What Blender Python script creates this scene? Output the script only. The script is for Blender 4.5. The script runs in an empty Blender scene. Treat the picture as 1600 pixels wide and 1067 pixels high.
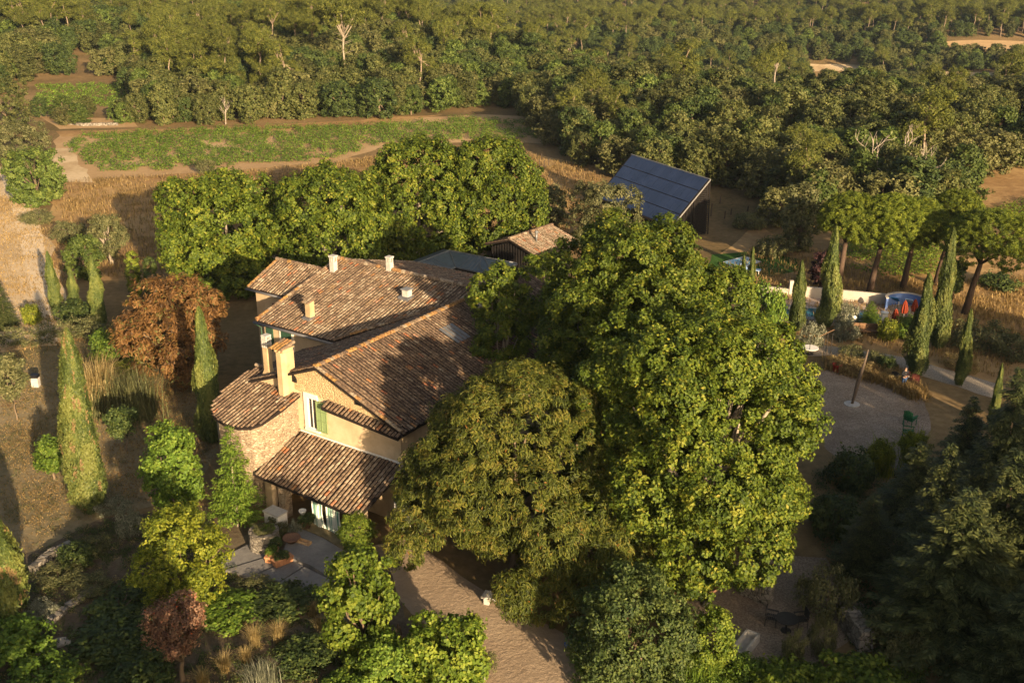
import bpy, math, random
import numpy as np
from mathutils import Vector, Matrix
D=bpy.data; S=bpy.context.scene; COL=S.collection
R=math.radians
# ------------------------------------------------------------------ camera, sky, sun, exposure
CAMH=32.0; PITCH=R(21.0); FPX=1715.0
cd=D.cameras.new("camera"); cam=D.objects.new("camera",cd); COL.objects.link(cam)
cam.location=(0,0,CAMH); cam.rotation_euler=(math.pi/2-PITCH,0,0)
cd.sensor_width=36; cd.lens=36*FPX/1600; cd.clip_end=4000; cd.clip_start=0.5
S.camera=cam
SUN_EL=R(14.0); SAZ=R(26.0)                      # shadows fall 26 deg left of straight ahead
sdir=Vector((math.sin(SAZ)*math.cos(SUN_EL),-math.cos(SAZ)*math.cos(SUN_EL),math.sin(SUN_EL)))
sl=D.lights.new("sun","SUN"); so=D.objects.new("sun",sl); COL.objects.link(so)
sl.energy=5.0; sl.angle=R(0.6); sl.color=(1.0,0.75,0.46)
so.rotation_euler=sdir.to_track_quat('Z','Y').to_euler(); so.location=(60,-100,60)
w=D.worlds.new("World"); S.world=w; w.use_nodes=True
nt=w.node_tree; bg=nt.nodes["Background"]
sky=nt.nodes.new("ShaderNodeTexSky"); sky.sky_type='NISHITA'; sky.sun_disc=False
sky.sun_elevation=SUN_EL; sky.sun_rotation=math.pi-SAZ; sky.dust_density=5.0; sky.ozone_density=0.4
nt.links.new(sky.outputs[0],bg.inputs[0]); bg.inputs[1].default_value=0.065
S.view_settings.view_transform='Standard'; S.view_settings.look='None'
S.view_settings.exposure=1.42; S.view_settings.gamma=1
S.cycles.max_bounces=6; S.cycles.transparent_max_bounces=4

# ------------------------------------------------------------------ pixel <-> world (1600 x 1067 grid)
_F=np.array([0,math.cos(PITCH),-math.sin(PITCH)]); _U=np.array([0,math.sin(PITCH),math.cos(PITCH)])
def P(px,py,z=0.0):
    d=_F+np.array([1.,0,0])*(px-800)/FPX-_U*(py-533.5)/FPX
    t=(z-CAMH)/d[2]; return np.array([d[0]*t,d[1]*t,z])
def proj(p):
    q=np.asarray(p,float)-[0,0,CAMH]; wd=q@_F
    return 800+FPX*q[...,0]/wd, 533.5-FPX*(q@_U)/wd
def HT(p,topy):
    lo,hi=0.05,60.
    for _ in range(40):
        m=(lo+hi)/2
        if proj((p[0],p[1],p[2]+m))[1]>topy: lo=m
        else: hi=m
    return lo
def PXM(p):                                      # pixels per metre at p
    return FPX/((np.asarray(p,float)-[0,0,CAMH])@_F)
def sstep(a,b,x):
    t=np.clip((x-a)/(b-a),0,1); return t*t*(3-2*t)
def terr(x,y):
    x=np.asarray(x,float); y=np.asarray(y,float)
    crest=np.interp(x,[-160,-70,-13,13,36,48,80,160],[310,300,285,232,208,197,192,190])   # the near wood stands on a bench, then the land drops
    h=-19*sstep(crest,crest+75,y)*(1-.55*sstep(-45,-95,x))
    h=h+5.0*np.exp(-((x+42)/26)**2-((y-262)/38.)**2)+3.5*sstep(-70,-120,x)*sstep(210,280,y)
    h=h+7*np.exp(-((y-(430+.25*x))/38.)**2)+30*sstep(560,900,y)
    h=h+sstep(215,300,y)*(1.4*np.sin(x*.031+1)+1.3*np.sin(y*.027+x*.012))
    return h*sstep(185,215,y)
def PT(px,py):                                   # pixel -> point on the terrain
    d=_F+np.array([1.,0,0])*(px-800)/FPX-_U*(py-533.5)/FPX; t=60.
    while t<1500:
        q=np.array([0,0,CAMH])+d*t
        if q[2]<=float(terr(q[0],q[1])): break
        t+=.5
    return q

# ------------------------------------------------------------------ helpers
def setp(o,label=None,cat=None,group=None,kind=None):
    if label: o["label"]=label
    if cat: o["category"]=cat
    if group: o["group"]=group
    if kind: o["kind"]=kind
    return o
def thing(name,label,cat,loc=(0,0,0),rz=0,group=None,scale=None):
    o=D.objects.new(name,None); COL.objects.link(o); o.location=loc; o.rotation_euler=(0,0,rz)
    o.empty_display_size=.3
    if scale is not None: o.scale=scale if hasattr(scale,'__len__') else (scale,)*3
    return setp(o,label,cat,group)
def link(name,me,parent=None,loc=None,rz=0,scale=None):
    o=D.objects.new(name,me); COL.objects.link(o)
    if parent: o.parent=parent
    if loc is not None: o.location=loc
    o.rotation_euler=(0,0,rz)
    if scale is not None: o.scale=scale if hasattr(scale,'__len__') else (scale,)*3
    return o
def npmesh(name,V,Fq,mat,val=None,smooth=False,n=4):
    me=D.meshes.new(name); V=np.asarray(V,np.float32).reshape(-1,3); Fq=np.asarray(Fq,np.int32).reshape(-1,n)
    me.vertices.add(len(V)); me.vertices.foreach_set("co",V.ravel())
    me.loops.add(Fq.size); me.loops.foreach_set("vertex_index",Fq.ravel())
    me.polygons.add(len(Fq)); me.polygons.foreach_set("loop_start",np.arange(0,Fq.size,n,dtype=np.int32))
    me.polygons.foreach_set("use_smooth",np.full(len(Fq),smooth))
    me.update(calc_edges=True)
    if val is not None:
        a=me.attributes.new("v",'FLOAT','FACE'); a.data.foreach_set("value",np.asarray(val,np.float32))
    if mat: me.materials.append(mat)
    return me
class MB:
    def __init__(s): s.v=[];s.f=[];s.a=[]
    def add(s,vs,fs,val=0.5):
        b=len(s.v); s.v+= [tuple(float(c) for c in q) for q in vs]; s.f+=[tuple(b+i for i in f) for f in fs]; s.a+=[val]*len(fs); return s
    def box(s,x0,x1,y0,y1,z0,z1,val=.5):
        return s.add([(x0,y0,z0),(x1,y0,z0),(x1,y1,z0),(x0,y1,z0),(x0,y0,z1),(x1,y0,z1),(x1,y1,z1),(x0,y1,z1)],
            [(0,3,2,1),(4,5,6,7),(0,1,5,4),(1,2,6,5),(2,3,7,6),(3,0,4,7)],val)
    def cbox(s,cx,cy,w,d,z0,z1,rz=0,val=.5,taper=1):
        c,sn=math.cos(rz),math.sin(rz); vs=[]
        for z,k in ((z0,1),(z1,taper)):
            for a,b in ((-1,-1),(1,-1),(1,1),(-1,1)):
                x=a*w/2*k;y=b*d/2*k; vs.append((cx+x*c-y*sn,cy+x*sn+y*c,z))
        return s.add(vs,[(0,3,2,1),(4,5,6,7),(0,1,5,4),(1,2,6,5),(2,3,7,6),(3,0,4,7)],val)
    def prism(s,poly,z0,z1,val=.5):               # poly ccw; z0,z1 numbers or functions
        n=len(poly); f0=z0 if callable(z0) else (lambda x,y:z0); f1=z1 if callable(z1) else (lambda x,y:z1)
        vs=[(x,y,f0(x,y)) for x,y in poly]+[(x,y,f1(x,y)) for x,y in poly]
        fs=[tuple(range(n-1,-1,-1)),tuple(range(n,2*n))]+[(i,(i+1)%n,n+(i+1)%n,n+i) for i in range(n)]
        return s.add(vs,fs,val)
    def extr(s,poly,a,b,axis='y',val=.5):         # poly in (x,z) extruded along y (or (y,z) along x)
        n=len(poly); vs=[]
        for t in (a,b):
            for p,q in poly: vs.append((p,t,q) if axis=='y' else (t,p,q))
        fs=[tuple(range(n)),tuple(range(2*n-1,n-1,-1))]+[(i,n+i,n+(i+1)%n,(i+1)%n) for i in range(n)]
        return s.add(vs,fs,val)
    def tube(s,pts,rad,n=6,val=.5,cap=True):
        pts=[Vector(p) for p in pts]; vs=[];m=len(pts)
        for i,p in enumerate(pts):
            t=(pts[min(i+1,m-1)]-pts[max(i-1,0)])
            if t.length<1e-6: t=Vector((0,0,1))
            t.normalize(); u=t.cross(Vector((0,0,1)) if abs(t.z)<.9 else Vector((1,0,0))).normalized(); b=t.cross(u)
            r=rad[i] if hasattr(rad,'__len__') else rad
            for k in range(n):
                a=2*math.pi*k/n; vs.append(p+u*(r*math.cos(a))+b*(r*math.sin(a)))
        fs=[(i*n+k,i*n+(k+1)%n,(i+1)*n+(k+1)%n,(i+1)*n+k) for i in range(m-1) for k in range(n)]
        if cap: fs+=[tuple(range(n-1,-1,-1)),tuple(range((m-1)*n,m*n))]
        return s.add(vs,fs,val)
    def lathe(s,cx,cy,prof,n=16,val=.5):
        m=len(prof); vs=[(cx+r*math.cos(2*math.pi*k/n),cy+r*math.sin(2*math.pi*k/n),z) for r,z in prof for k in range(n)]
        fs=[(i*n+k,i*n+(k+1)%n,(i+1)*n+(k+1)%n,(i+1)*n+k) for i in range(m-1) for k in range(n)]
        fs+=[tuple(range(n-1,-1,-1)),tuple(range((m-1)*n,m*n))]
        return s.add(vs,fs,val)
    def mesh(s,name,mat,smooth=False):
        me=D.meshes.new(name); me.from_pydata(s.v,[],s.f); me.materials.append(mat)
        a=me.attributes.new("v",'FLOAT','FACE'); a.data.foreach_set("value",np.array(s.a,np.float32))
        if smooth: me.polygons.foreach_set("use_smooth",[True]*len(me.polygons))
        me.update(); return me
    def build(s,name,mat,parent=None,smooth=False,loc=None,rz=0,scale=None):
        return link(name,s.mesh(name,mat,smooth),parent,loc,rz,scale)

# ------------------------------------------------------------------ materials
def srgb(c):
    return tuple(((x/255)/12.92 if x/255<=.04045 else ((x/255+.055)/1.055)**2.4) for x in c)+(1,)
class MT:
    def __init__(s,name,rough=.9,spec=.2):
        s.m=D.materials.new(name); s.m.use_nodes=True; s.t=s.m.node_tree; s.n=s.t.nodes; s.l=s.t.links
        s.b=s.n["Principled BSDF"]; s.b.inputs["Roughness"].default_value=rough
        s.b.inputs["Specular IOR Level"].default_value=spec
    def node(s,t,**k):
        x=s.n.new(t)
        for a,v in k.items(): setattr(x,a,v)
        return x
    def pos(s,scale=(1,1,1)):
        tc=s.node("ShaderNodeTexCoord"); mp=s.node("ShaderNodeMapping"); mp.inputs['Scale'].default_value=scale
        s.l.new(tc.outputs['Object'],mp.inputs[0]); return mp.outputs[0]
    def noise(s,scale,detail=4,rough=.6,vec=None):
        x=s.node("ShaderNodeTexNoise"); x.inputs['Scale'].default_value=scale; x.inputs['Detail'].default_value=detail; x.inputs['Roughness'].default_value=rough
        s.l.new(vec if vec else s.pos(),x.inputs['Vector']); return x.outputs['Fac']
    def ramp(s,fac,stops):
        x=s.node("ShaderNodeValToRGB"); e=x.color_ramp.elements
        while len(e)<len(stops): e.new(.5)
        for i,(p,c) in enumerate(stops): e[i].position=p; e[i].color=tuple(c[:3])+(1,)
        s.l.new(fac,x.inputs[0]); return x.outputs[0]
    def mix(s,fac,a,b,mode='MIX'):
        x=s.node("ShaderNodeMix",data_type='RGBA',blend_type=mode)
        for i,v in ((0,fac),(6,a),(7,b)):
            if hasattr(v,'is_linked'): s.l.new(v,x.inputs[i])
            else: x.inputs[i].default_value=v if i==0 else tuple(v[:3])+(1,)
        return x.outputs[2]
    def math(s,op,a,b=0.):
        x=s.node("ShaderNodeMath",operation=op)
        for i,v in ((0,a),(1,b)):
            if hasattr(v,'is_linked'): s.l.new(v,x.inputs[i])
            else: x.inputs[i].default_value=v
        return x.outputs[0]
    def attr(s): 
        x=s.node("ShaderNodeAttribute"); x.attribute_name="v"; return x.outputs['Fac']
    def col(s,c):
        if hasattr(c,'is_linked'): s.l.new(c,s.b.inputs['Base Color'])
        else: s.b.inputs['Base Color'].default_value=tuple(c[:3])+(1,)
        return s
    def bump(s,h,st=.4,dist=.05):
        x=s.node("ShaderNodeBump"); x.inputs['Strength'].default_value=st; x.inputs['Distance'].default_value=dist
        s.l.new(h,x.inputs['Height']); s.l.new(x.outputs[0],s.b.inputs['Normal']); return s
def flat(name,c,rough=.8,nz=.12,sc=6,spec=.2,metal=0):
    t=MT(name,rough,spec); n=t.noise(sc)
    t.col(t.mix(t.ramp(n,[(.3,(0,0,0)),(.7,(1,1,1))]),[x*(1-nz) for x in c],[min(1,x*(1+nz)) for x in c])); t.b.inputs['Metallic'].default_value=metal
    t.bump(n,.2,.01); return t.m
def leafmat(name,stops,trans=.35,rough=.6,var=.25):
    t=MT(name,rough,.25); c=t.ramp(t.attr(),stops)
    oi=t.node("ShaderNodeObjectInfo"); k=t.math('MULTIPLY_ADD',oi.outputs['Random'],var); t.n[-1].inputs[2].default_value=1-var/2
    mul=t.node("ShaderNodeVectorMath",operation='SCALE'); t.l.new(c,mul.inputs[0]); t.l.new(k,mul.inputs['Scale'])
    c=mul.outputs[0]; t.l.new(c,t.b.inputs['Base Color'])
    tr=t.node("ShaderNodeBsdfTranslucent"); tc=t.mix(1.0,c,(1.5,1.35,.5),'MULTIPLY'); t.l.new(tc,tr.inputs[0])
    ms=t.node("ShaderNodeMixShader"); ms.inputs[0].default_value=trans
    t.l.new(t.b.outputs[0],ms.inputs[1]); t.l.new(tr.outputs[0],ms.inputs[2]); t.l.new(ms.outputs[0],t.n["Material Output"].inputs[0])
    return t.m
LM=dict(
 plane=leafmat("plane_leaves",[(0,(.025,.046,.005)),(.5,(.075,.112,.011)),(.9,(.145,.178,.018)),(1,(.24,.22,.03))],.28),
 chest=leafmat("chestnut_leaves",[(0,(.030,.042,.008)),(.5,(.080,.100,.014)),(.85,(.15,.15,.024)),(.95,(.17,.15,.03)),(1,(.22,.11,.025))],.28),
 brown=leafmat("dry_chestnut_leaves",[(0,(.05,.028,.011)),(.45,(.135,.068,.022)),(.8,(.225,.125,.042)),(.93,(.10,.10,.03)),(1,(.12,.12,.03))],.2),
 oak=leafmat("oak_leaves",[(0,(.034,.045,.012)),(.5,(.074,.088,.023)),(1,(.14,.14,.044))],.25,var=.55),
 oak2=leafmat("olive_oak_leaves",[(0,(.045,.050,.015)),(.5,(.10,.105,.033)),(1,(.18,.17,.065))],.22,var=.5),
 oak3=leafmat("green_oak_leaves",[(0,(.030,.050,.010)),(.5,(.070,.105,.020)),(1,(.13,.16,.035))],.25,var=.5),
 pine=leafmat("pine_needles",[(0,(.038,.052,.011)),(.5,(.095,.112,.020)),(1,(.175,.18,.032))],.25,var=.4),
 stone=leafmat("stone_pine_needles",[(0,(.030,.050,.008)),(.5,(.11,.15,.015)),(1,(.24,.27,.03))],.25),
 cyp=leafmat("cypress_scales",[(0,(.032,.052,.014)),(.5,(.080,.108,.024)),(.95,(.15,.165,.04)),(1,(.20,.14,.06))],.15),
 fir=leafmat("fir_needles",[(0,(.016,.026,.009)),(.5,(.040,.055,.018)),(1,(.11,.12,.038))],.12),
 gold=leafmat("golden_leaves",[(0,(.055,.08,.010)),(.5,(.145,.18,.016)),(1,(.27,.28,.03))],.4),
 bright=leafmat("bright_leaves",[(0,(.045,.08,.010)),(.5,(.105,.16,.016)),(1,(.21,.25,.032))],.35),
 dark=leafmat("evergreen_leaves",[(0,(.018,.034,.009)),(.5,(.045,.070,.017)),(1,(.095,.12,.028))],.2),
 olive=leafmat("olive_leaves",[(0,(.05,.058,.022)),(.5,(.10,.108,.042)),(1,(.19,.18,.08))],.25),
 silver=leafmat("silver_leaves",[(0,(.08,.09,.06)),(.5,(.17,.18,.12)),(1,(.32,.32,.24))],.2),
 red=leafmat("red_plum_leaves",[(0,(.07,.035,.024)),(.5,(.17,.095,.060)),(.9,(.26,.17,.11)),(1,(.34,.08,.03))],.3),
 purple=leafmat("purple_leaves",[(0,(.018,.008,.010)),(.6,(.045,.02,.022)),(1,(.08,.035,.03))],.2),
 straw=leafmat("straw_blades",[(0,(.16,.12,.05)),(.5,(.30,.23,.10)),(1,(.48,.39,.20))],.35),
 vine=leafmat("vine_leaves",[(0,(.045,.085,.012)),(.5,(.10,.17,.020)),(1,(.18,.24,.035))],.3),
 drygrass=leafmat("dry_grass_blades",[(0,(.11,.075,.03)),(.5,(.22,.15,.06)),(1,(.36,.26,.11))],.3),
)
def barkmat(name,c):
    t=MT(name,.95,.1); n=t.noise(3,6,.7,t.pos((2,2,.5)))
    t.col(t.ramp(n,[(.3,[x*.55 for x in c]),(.7,c)])); t.bump(n,.6,.05); return t.m
BARK=barkmat("grey_bark",(.20,.15,.10)); BPINE=barkmat("pine_bark",(.11,.075,.055)); BPALE=barkmat("pale_bark",(.34,.285,.22)); BPINE2=barkmat("grey_pine_bark",(.30,.23,.17)); BDEAD=barkmat("bleached_wood",(.40,.34,.28))
def tilemat():
    t=MT("canal_tiles",.9,.15)
    c=t.ramp(t.attr(),[(0,(.07,.05,.04)),(.22,(.14,.095,.07)),(.45,(.205,.145,.100)),(.62,(.30,.225,.155)),(.74,(.42,.35,.26)),(.84,(.37,.155,.085)),(.93,(.36,.20,.09)),(1,(.34,.20,.07))])
    n=t.noise(7,5,.7); n2=t.noise(1.1,3,.6); c2=t.mix(t.ramp(n,[(.40,(0,0,0)),(.60,(1,1,1))]),c,t.mix(1.0,c,(.42,.41,.40),'MULTIPLY'))
    c3=t.mix(t.ramp(n2,[(.60,(0,0,0)),(.75,(.4,.4,.4))]),c2,(.34,.20,.08)); t.col(c3); t.bump(n,.5,.02); return t.m
TILE=tilemat()
def plaster(name,a,b,st=.25):
    t=MT(name,.95,.1); n=t.noise(.9,6,.65); n3=t.noise(.55,5,.65,t.pos((1.6,1.6,.5))); n2=t.noise(30,4,.7)
    c=t.mix(t.ramp(n,[(.35,(0,0,0)),(.65,(1,1,1))]),a,b)
    c=t.mix(t.ramp(n3,[(.52,(0,0,0)),(.74,(.42,.42,.42))]),c,[x*.62 for x in a]); t.col(c); t.bump(n2,st,.02); return t.m
PLAST=plaster("ochre_plaster",(.46,.345,.215),(.60,.47,.31)); PLAST2=plaster("grey_ochre_plaster",(.40,.30,.19),(.50,.38,.25)); WHITE=plaster("white_plaster",(.66,.62,.54),(.75,.71,.63))
def stone(name,cols,mortar,scale,st=.8,mw=.06):
    t=MT(name,.95,.1); v=t.node("ShaderNodeTexVoronoi"); v.inputs['Scale'].default_value=scale
    v2=t.node("ShaderNodeTexVoronoi",feature='DISTANCE_TO_EDGE'); v2.inputs['Scale'].default_value=scale
    tc=t.pos((1,1,1.5)); nz=t.node("ShaderNodeTexNoise"); nz.inputs['Scale'].default_value=4; t.l.new(tc,nz.inputs[0])
    ad=t.node("ShaderNodeVectorMath",operation='MULTIPLY_ADD'); t.l.new(nz.outputs['Color'],ad.inputs[0]); ad.inputs[1].default_value=(.25,.25,.25); t.l.new(tc,ad.inputs[2])
    t.l.new(ad.outputs[0],v.inputs['Vector']); t.l.new(ad.outputs[0],v2.inputs['Vector'])
    sp=t.node("ShaderNodeSeparateColor"); t.l.new(v.outputs['Color'],sp.inputs[0])
    c=t.ramp(sp.outputs[0],cols); e=t.ramp(v2.outputs['Distance'],[(0,(1,1,1)),(mw,(0,0,0))])
    n=t.noise(14,5,.7); c=t.mix(t.ramp(n,[(.4,(0,0,0)),(.7,(.45,.45,.45))]),c,(.12,.09,.06))
    t.col(t.mix(e,c,mortar)); h=t.mix(.35,t.ramp(v2.outputs['Distance'],[(0,(0,0,0)),(.15,(1,1,1))]),n); t.bump(h,st,.08); return t.m
RUBBLE=stone("rubble_stone",[(0,(.24,.175,.12)),(.4,(.35,.27,.19)),(.7,(.42,.33,.23)),(1,(.54,.45,.34))],(.42,.33,.23),5.5,1.0,.09)
GABLE=stone("gable_rubble",[(0,(.36,.25,.14)),(.5,(.50,.36,.20)),(1,(.56,.42,.25))],(.55,.41,.23),4.2,.7,.25)
DRYSTONE=stone("dry_stone",[(0,(.13,.12,.10)),(.5,(.22,.20,.17)),(1,(.34,.31,.27))],(.06,.05,.045),2.8)
def groundmat(name,stops,sc=.15,fine=3.0,bst=.5,pebble=0,stretch=None,bd=.08):
    t=MT(name,.98,.05); v=t.pos(stretch) if stretch else t.pos()
    a=t.noise(sc,6,.62,v); b=t.noise(fine,6,.72,v); f=t.math('ADD',t.math('MULTIPLY',a,.6),t.math('MULTIPLY',b,.4))
    c=t.ramp(f,stops); h=b
    if pebble:
        p=t.noise(pebble,3,.8); c=t.mix(t.ramp(p,[(.40,(.0,.0,.0)),(.62,(.7,.7,.7))]),t.mix(1.0,c,(.62,.60,.58),'MULTIPLY'),t.mix(1.0,c,(1.45,1.42,1.38),'MULTIPLY'))
        h=t.mix(.5,b,p)
    t.col(c); t.bump(h,bst,bd); return t.m
GROUND=groundmat("dry_meadow_ground",[(.30,(.065,.055,.025)),(.42,(.13,.095,.045)),(.52,(.20,.135,.065)),(.62,(.27,.19,.095)),(.72,(.15,.14,.055))],.06,1.6)
MEADOW=groundmat("golden_meadow",[(.32,(.16,.095,.042)),(.46,(.27,.165,.075)),(.56,(.38,.25,.115)),(.68,(.44,.32,.15))],.05,.9,.8)
LAWN=groundmat("dry_lawn",[(.30,(.085,.075,.035)),(.42,(.15,.125,.065)),(.52,(.22,.175,.10)),(.60,(.27,.22,.13)),(.68,(.19,.11,.06)),(.76,(.11,.11,.045))],.12,2.2,.5)
SOIL=groundmat("vineyard_soil",[(.3,(.27,.17,.085)),(.5,(.38,.255,.135)),(.7,(.47,.34,.19))],.08,1.2)
TRACK=groundmat("sandy_track",[(.3,(.30,.20,.11)),(.45,(.42,.31,.18)),(.6,(.58,.45,.29)),(.72,(.36,.27,.14))],.12,1.4,.5)
RUT=groundmat("pale_wheel_rut",[(.3,(.46,.35,.22)),(.5,(.60,.48,.33)),(.7,(.70,.58,.42))],.2,1.8,.4)
GRAVEL=groundmat("tan_gravel",[(.3,(.24,.18,.125)),(.5,(.33,.25,.175)),(.7,(.42,.33,.235))],.35,3.5,.8,0,(1,1,1),.12)
COURT=groundmat("grey_gravel",[(.3,(.17,.13,.10)),(.5,(.27,.215,.165)),(.7,(.42,.35,.28))],.3,2.5,.6,9)
ROAD=groundmat("pale_road",[(.3,(.27,.24,.20)),(.5,(.36,.31,.25)),(.7,(.42,.36,.28))],.3,3,.4,12)
GREENL=groundmat("green_lawn",[(.3,(.03,.07,.015)),(.6,(.05,.11,.022))],.5,4,.4)
BED=groundmat("garden_bed",[(.3,(.06,.048,.03)),(.5,(.12,.09,.06)),(.65,(.17,.14,.09)),(.75,(.09,.10,.04))],.5,4,.7)
SLAB=groundmat("stone_paving",[(.3,(.13,.125,.12)),(.5,(.20,.19,.18)),(.7,(.28,.265,.245))],.8,6,.4)

# ------------------------------------------------------------------ ground and its zones
def grid_ground():
    ys=np.concatenate([np.linspace(-80,190,28),np.linspace(194,460,80),np.linspace(468,1100,70)])
    xs=np.concatenate([np.linspace(-700,-200,18)[:-1],np.linspace(-200,250,70),np.linspace(250,700,18)[1:]])
    X,Y=np.meshgrid(xs,ys); Z=terr(X,Y); V=np.stack([X,Y,Z],-1).reshape(-1,3); nx=len(xs)
    i=np.arange(len(ys)-1)[:,None]*nx+np.arange(nx-1)[None]; i=i.ravel()
    me=npmesh("ground",V,np.stack([i,i+1,i+nx+1,i+nx],-1),GROUND,smooth=True)
    setp(link("ground",me),kind="structure")
grid_ground()
_rz=random.Random(5)
def rough(pts,step=2.2,j=.28,rr=_rz):
    out=[]
    for i in range(len(pts)):
        a=np.array(pts[i][:2]);b=np.array(pts[(i+1)%len(pts)][:2]); L=np.linalg.norm(b-a); n=max(1,int(L/step))
        for k in range(n):
            q=a+(b-a)*k/n; out.append((q[0]+rr.uniform(-j,j),q[1]+rr.uniform(-j,j)))
    return out
def sheet(name,px,mat,z,step=2.2,j=.28):
    pts=rough([P(*p) for p in px],step,j)
    m=MB(); m.add([(x,y,z) for x,y in pts],[tuple(range(len(pts)))]); o=m.build(name,mat); setp(o,kind="structure")
    if o.data.polygons[0].normal.z<0: o.data.flip_normals()
    return o
sheet("meadow",[(60,430),(90,275),(360,268),(600,240),(760,225),(940,262),(960,330),(880,400),(700,430),(420,440),(200,440)],MEADOW,.004,4,.8)
sheet("track",[(-60,262),(8,262),(40,300),(75,375),(92,440),(110,520),(60,560),(-60,560)],TRACK,.008,3,.6)
sheet("lawn",[(-80,560),(60,545),(215,520),(330,560),(345,700),(290,780),(150,810),(60,850),(-80,900)],LAWN,.012,3,.5)
sheet("vineyard_field",[(75,285),(90,205),(330,200),(600,188),(720,178),(880,185),(870,225),(760,222),(600,228),(520,255),(330,268)],SOIL,.008,4,.6)
sheet("field",[(45,172),(55,132),(200,128),(215,198),(90,202)],SOIL,.006,4,.6)
sheet("driveway",[(585,850),(640,840),(720,900),(830,960),(900,1000),(1010,1067),(1060,1120),(640,1180),(760,1067),(700,1000),(640,960)],GRAVEL,.010,1.5,.18)
sheet("yard",[(1060,880),(1290,870),(1360,960),(1260,1040),(1130,1030),(1080,960)],COURT,.008,2,.3)
sheet("courtyard",[(1262,590),(1300,576),(1372,590),(1440,615),(1455,660),(1440,720),(1350,745),(1290,700),(1262,640)],COURT,.012,1.2,.12)
sheet("road",[(1180,540),(1225,533),(1330,545),(1420,560),(1480,577),(1560,600),(1560,625),(1475,598),(1400,578),(1300,556),(1200,556)],ROAD,.016,1.2,.12)
sheet("park_ground",[(1120,400),(1180,350),(1300,400),(1600,400),(1640,560),(1560,610),(1460,575),(1320,545),(1180,535)],MEADOW,.004,3,.5)
sheet("green_lawn",[(1110,398),(1180,392),(1248,405),(1250,424),(1150,442),(1100,440)],GREENL,.012,2,.2)
sheet("garden_ground",[(-100,900),(60,850),(150,810),(330,790),(420,840),(620,860),(640,960),(700,1000),(760,1067),(700,1200),(-150,1200)],BED,.007,2,.3)
def tsheet(name,px,mat):
    pts=rough([PT(*p) for p in px],5,.7); o=MB().add([(x,y,float(terr(x,y))+.25) for x,y in pts],[tuple(range(len(pts)))]).build(name,mat); setp(o,kind="structure")
    if o.data.polygons[0].normal.z<0: o.data.flip_normals()
tsheet("field",[(1478,66),(1530,64),(1620,67),(1620,80),(1540,79),(1485,76)],SOIL); tsheet("track",[(1262,101),(1350,103),(1352,112),(1268,114)],TRACK); tsheet("track",[(1455,113),(1560,116),(1560,122),(1455,119)],TRACK)
sheet("meadow",[(1490,262),(1560,225),(1640,215),(1700,300),(1600,330),(1540,330),(1490,300)],MEADOW,.010,3,.6)
sheet("wood_floor",[(-60,300),(60,200),(330,186),(740,160),(870,175),(960,235),(1110,270),(1200,300),(1480,290),(1560,180),(1800,180),(1800,330),(1300,400),(1160,360),(940,300),(860,225),(740,176),(560,196),(330,204),(95,206)],GROUND,.003,4,.8)
for i_,(a_,b_) in enumerate((((-4,262),(4,262)),((10,262),(19,262)))):
    x0,x1=a_[0],b_[0]; sheet("wheel_rut",[(x0,262),(x1,262),(x1+28,320),(x1+50,380),(x1+62,430),(x1+74,500),(x1+70,540),(x0+58,540),(x0+60,500),(x0+48,430),(x0+38,380),(x0+20,320)],RUT,.014+.002*i_,1.5,.16)
sheet("track_strip",[(80,232),(110,232),(148,285),(100,285),(78,262)],TRACK,.012,2,.4)
sheet("meadow_edge",[(90,205),(330,200),(560,188),(740,165),(740,172),(570,200),(330,210),(95,214)],MEADOW,.014,3,.4)

# ------------------------------------------------------------------ foliage generators
def unit(v): return v/np.maximum(np.linalg.norm(v,axis=-1,keepdims=True),1e-9)
def leaves(C,N,L,W,rng,T=None,bend=0):
    n=len(C); N=unit(N); T=rng.normal(size=(n,3)) if T is None else T
    T=unit(T-(T*N).sum(1,keepdims=True)*N); B=np.cross(N,T)
    L=(L*rng.uniform(.7,1.25,n))[:,None]/2; W=(W*rng.uniform(.7,1.25,n))[:,None]/2
    V=np.stack([C-T*L,C+B*W+T*L*.15,C+T*L-N*L*bend,C-B*W+T*L*.15],1).reshape(-1,3)
    return V,np.arange(4*n).reshape(-1,4)
def lobes(main,k,rr,rng,up=.2):
    mc=np.array(main[:3]);mr=np.array(main[3:]); out=[tuple(main)]
    for _ in range(k):
        d=unit(rng.normal(size=3)+np.array([0,0,up])); s=rng.uniform(*rr); r=mr.mean()*s
        c=mc+d*mr*rng.uniform(.72,.95)*(1-s*.35); out.append((*c,r*rng.uniform(.9,1.25),r*rng.uniform(.9,1.25),r*rng.uniform(.8,1.15)))
    return out
def dome(cx,cy,z0,z1,r,rng,k=26,rr=(.20,.38),ry=None,p=2.6,cone=0):
    H_=z1-z0; ky=(ry or r)/r; out=[(cx,cy,(z0+z1)/2,r*.74,r*.74*ky,H_*.36)]
    for i in range(k):
        t=(i+rng.random())/k; t=t**.85; q=r*rng.uniform(*rr); pr=max(0,1-abs(2*t-1)**p)**(1/p)
        if cone: pr=max(0,1-(abs(t-.22)/(.78 if t>.22 else .8))**1.7)**.72
        rad=max(0,pr*r-q*.75)*rng.uniform(.78,1.06)*(1 if rng.random()<.8 else .6); a=i*2.39996+rng.uniform(-.5,.5); hz=q*rng.uniform(.9,1.35)
        out.append((cx+rad*math.cos(a),cy+rad*math.sin(a)*ky,max(z0+hz*.7,min(z1-hz*rng.uniform(.8,1.1),z0+t*H_)),q,q,hz))
    return out
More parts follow.
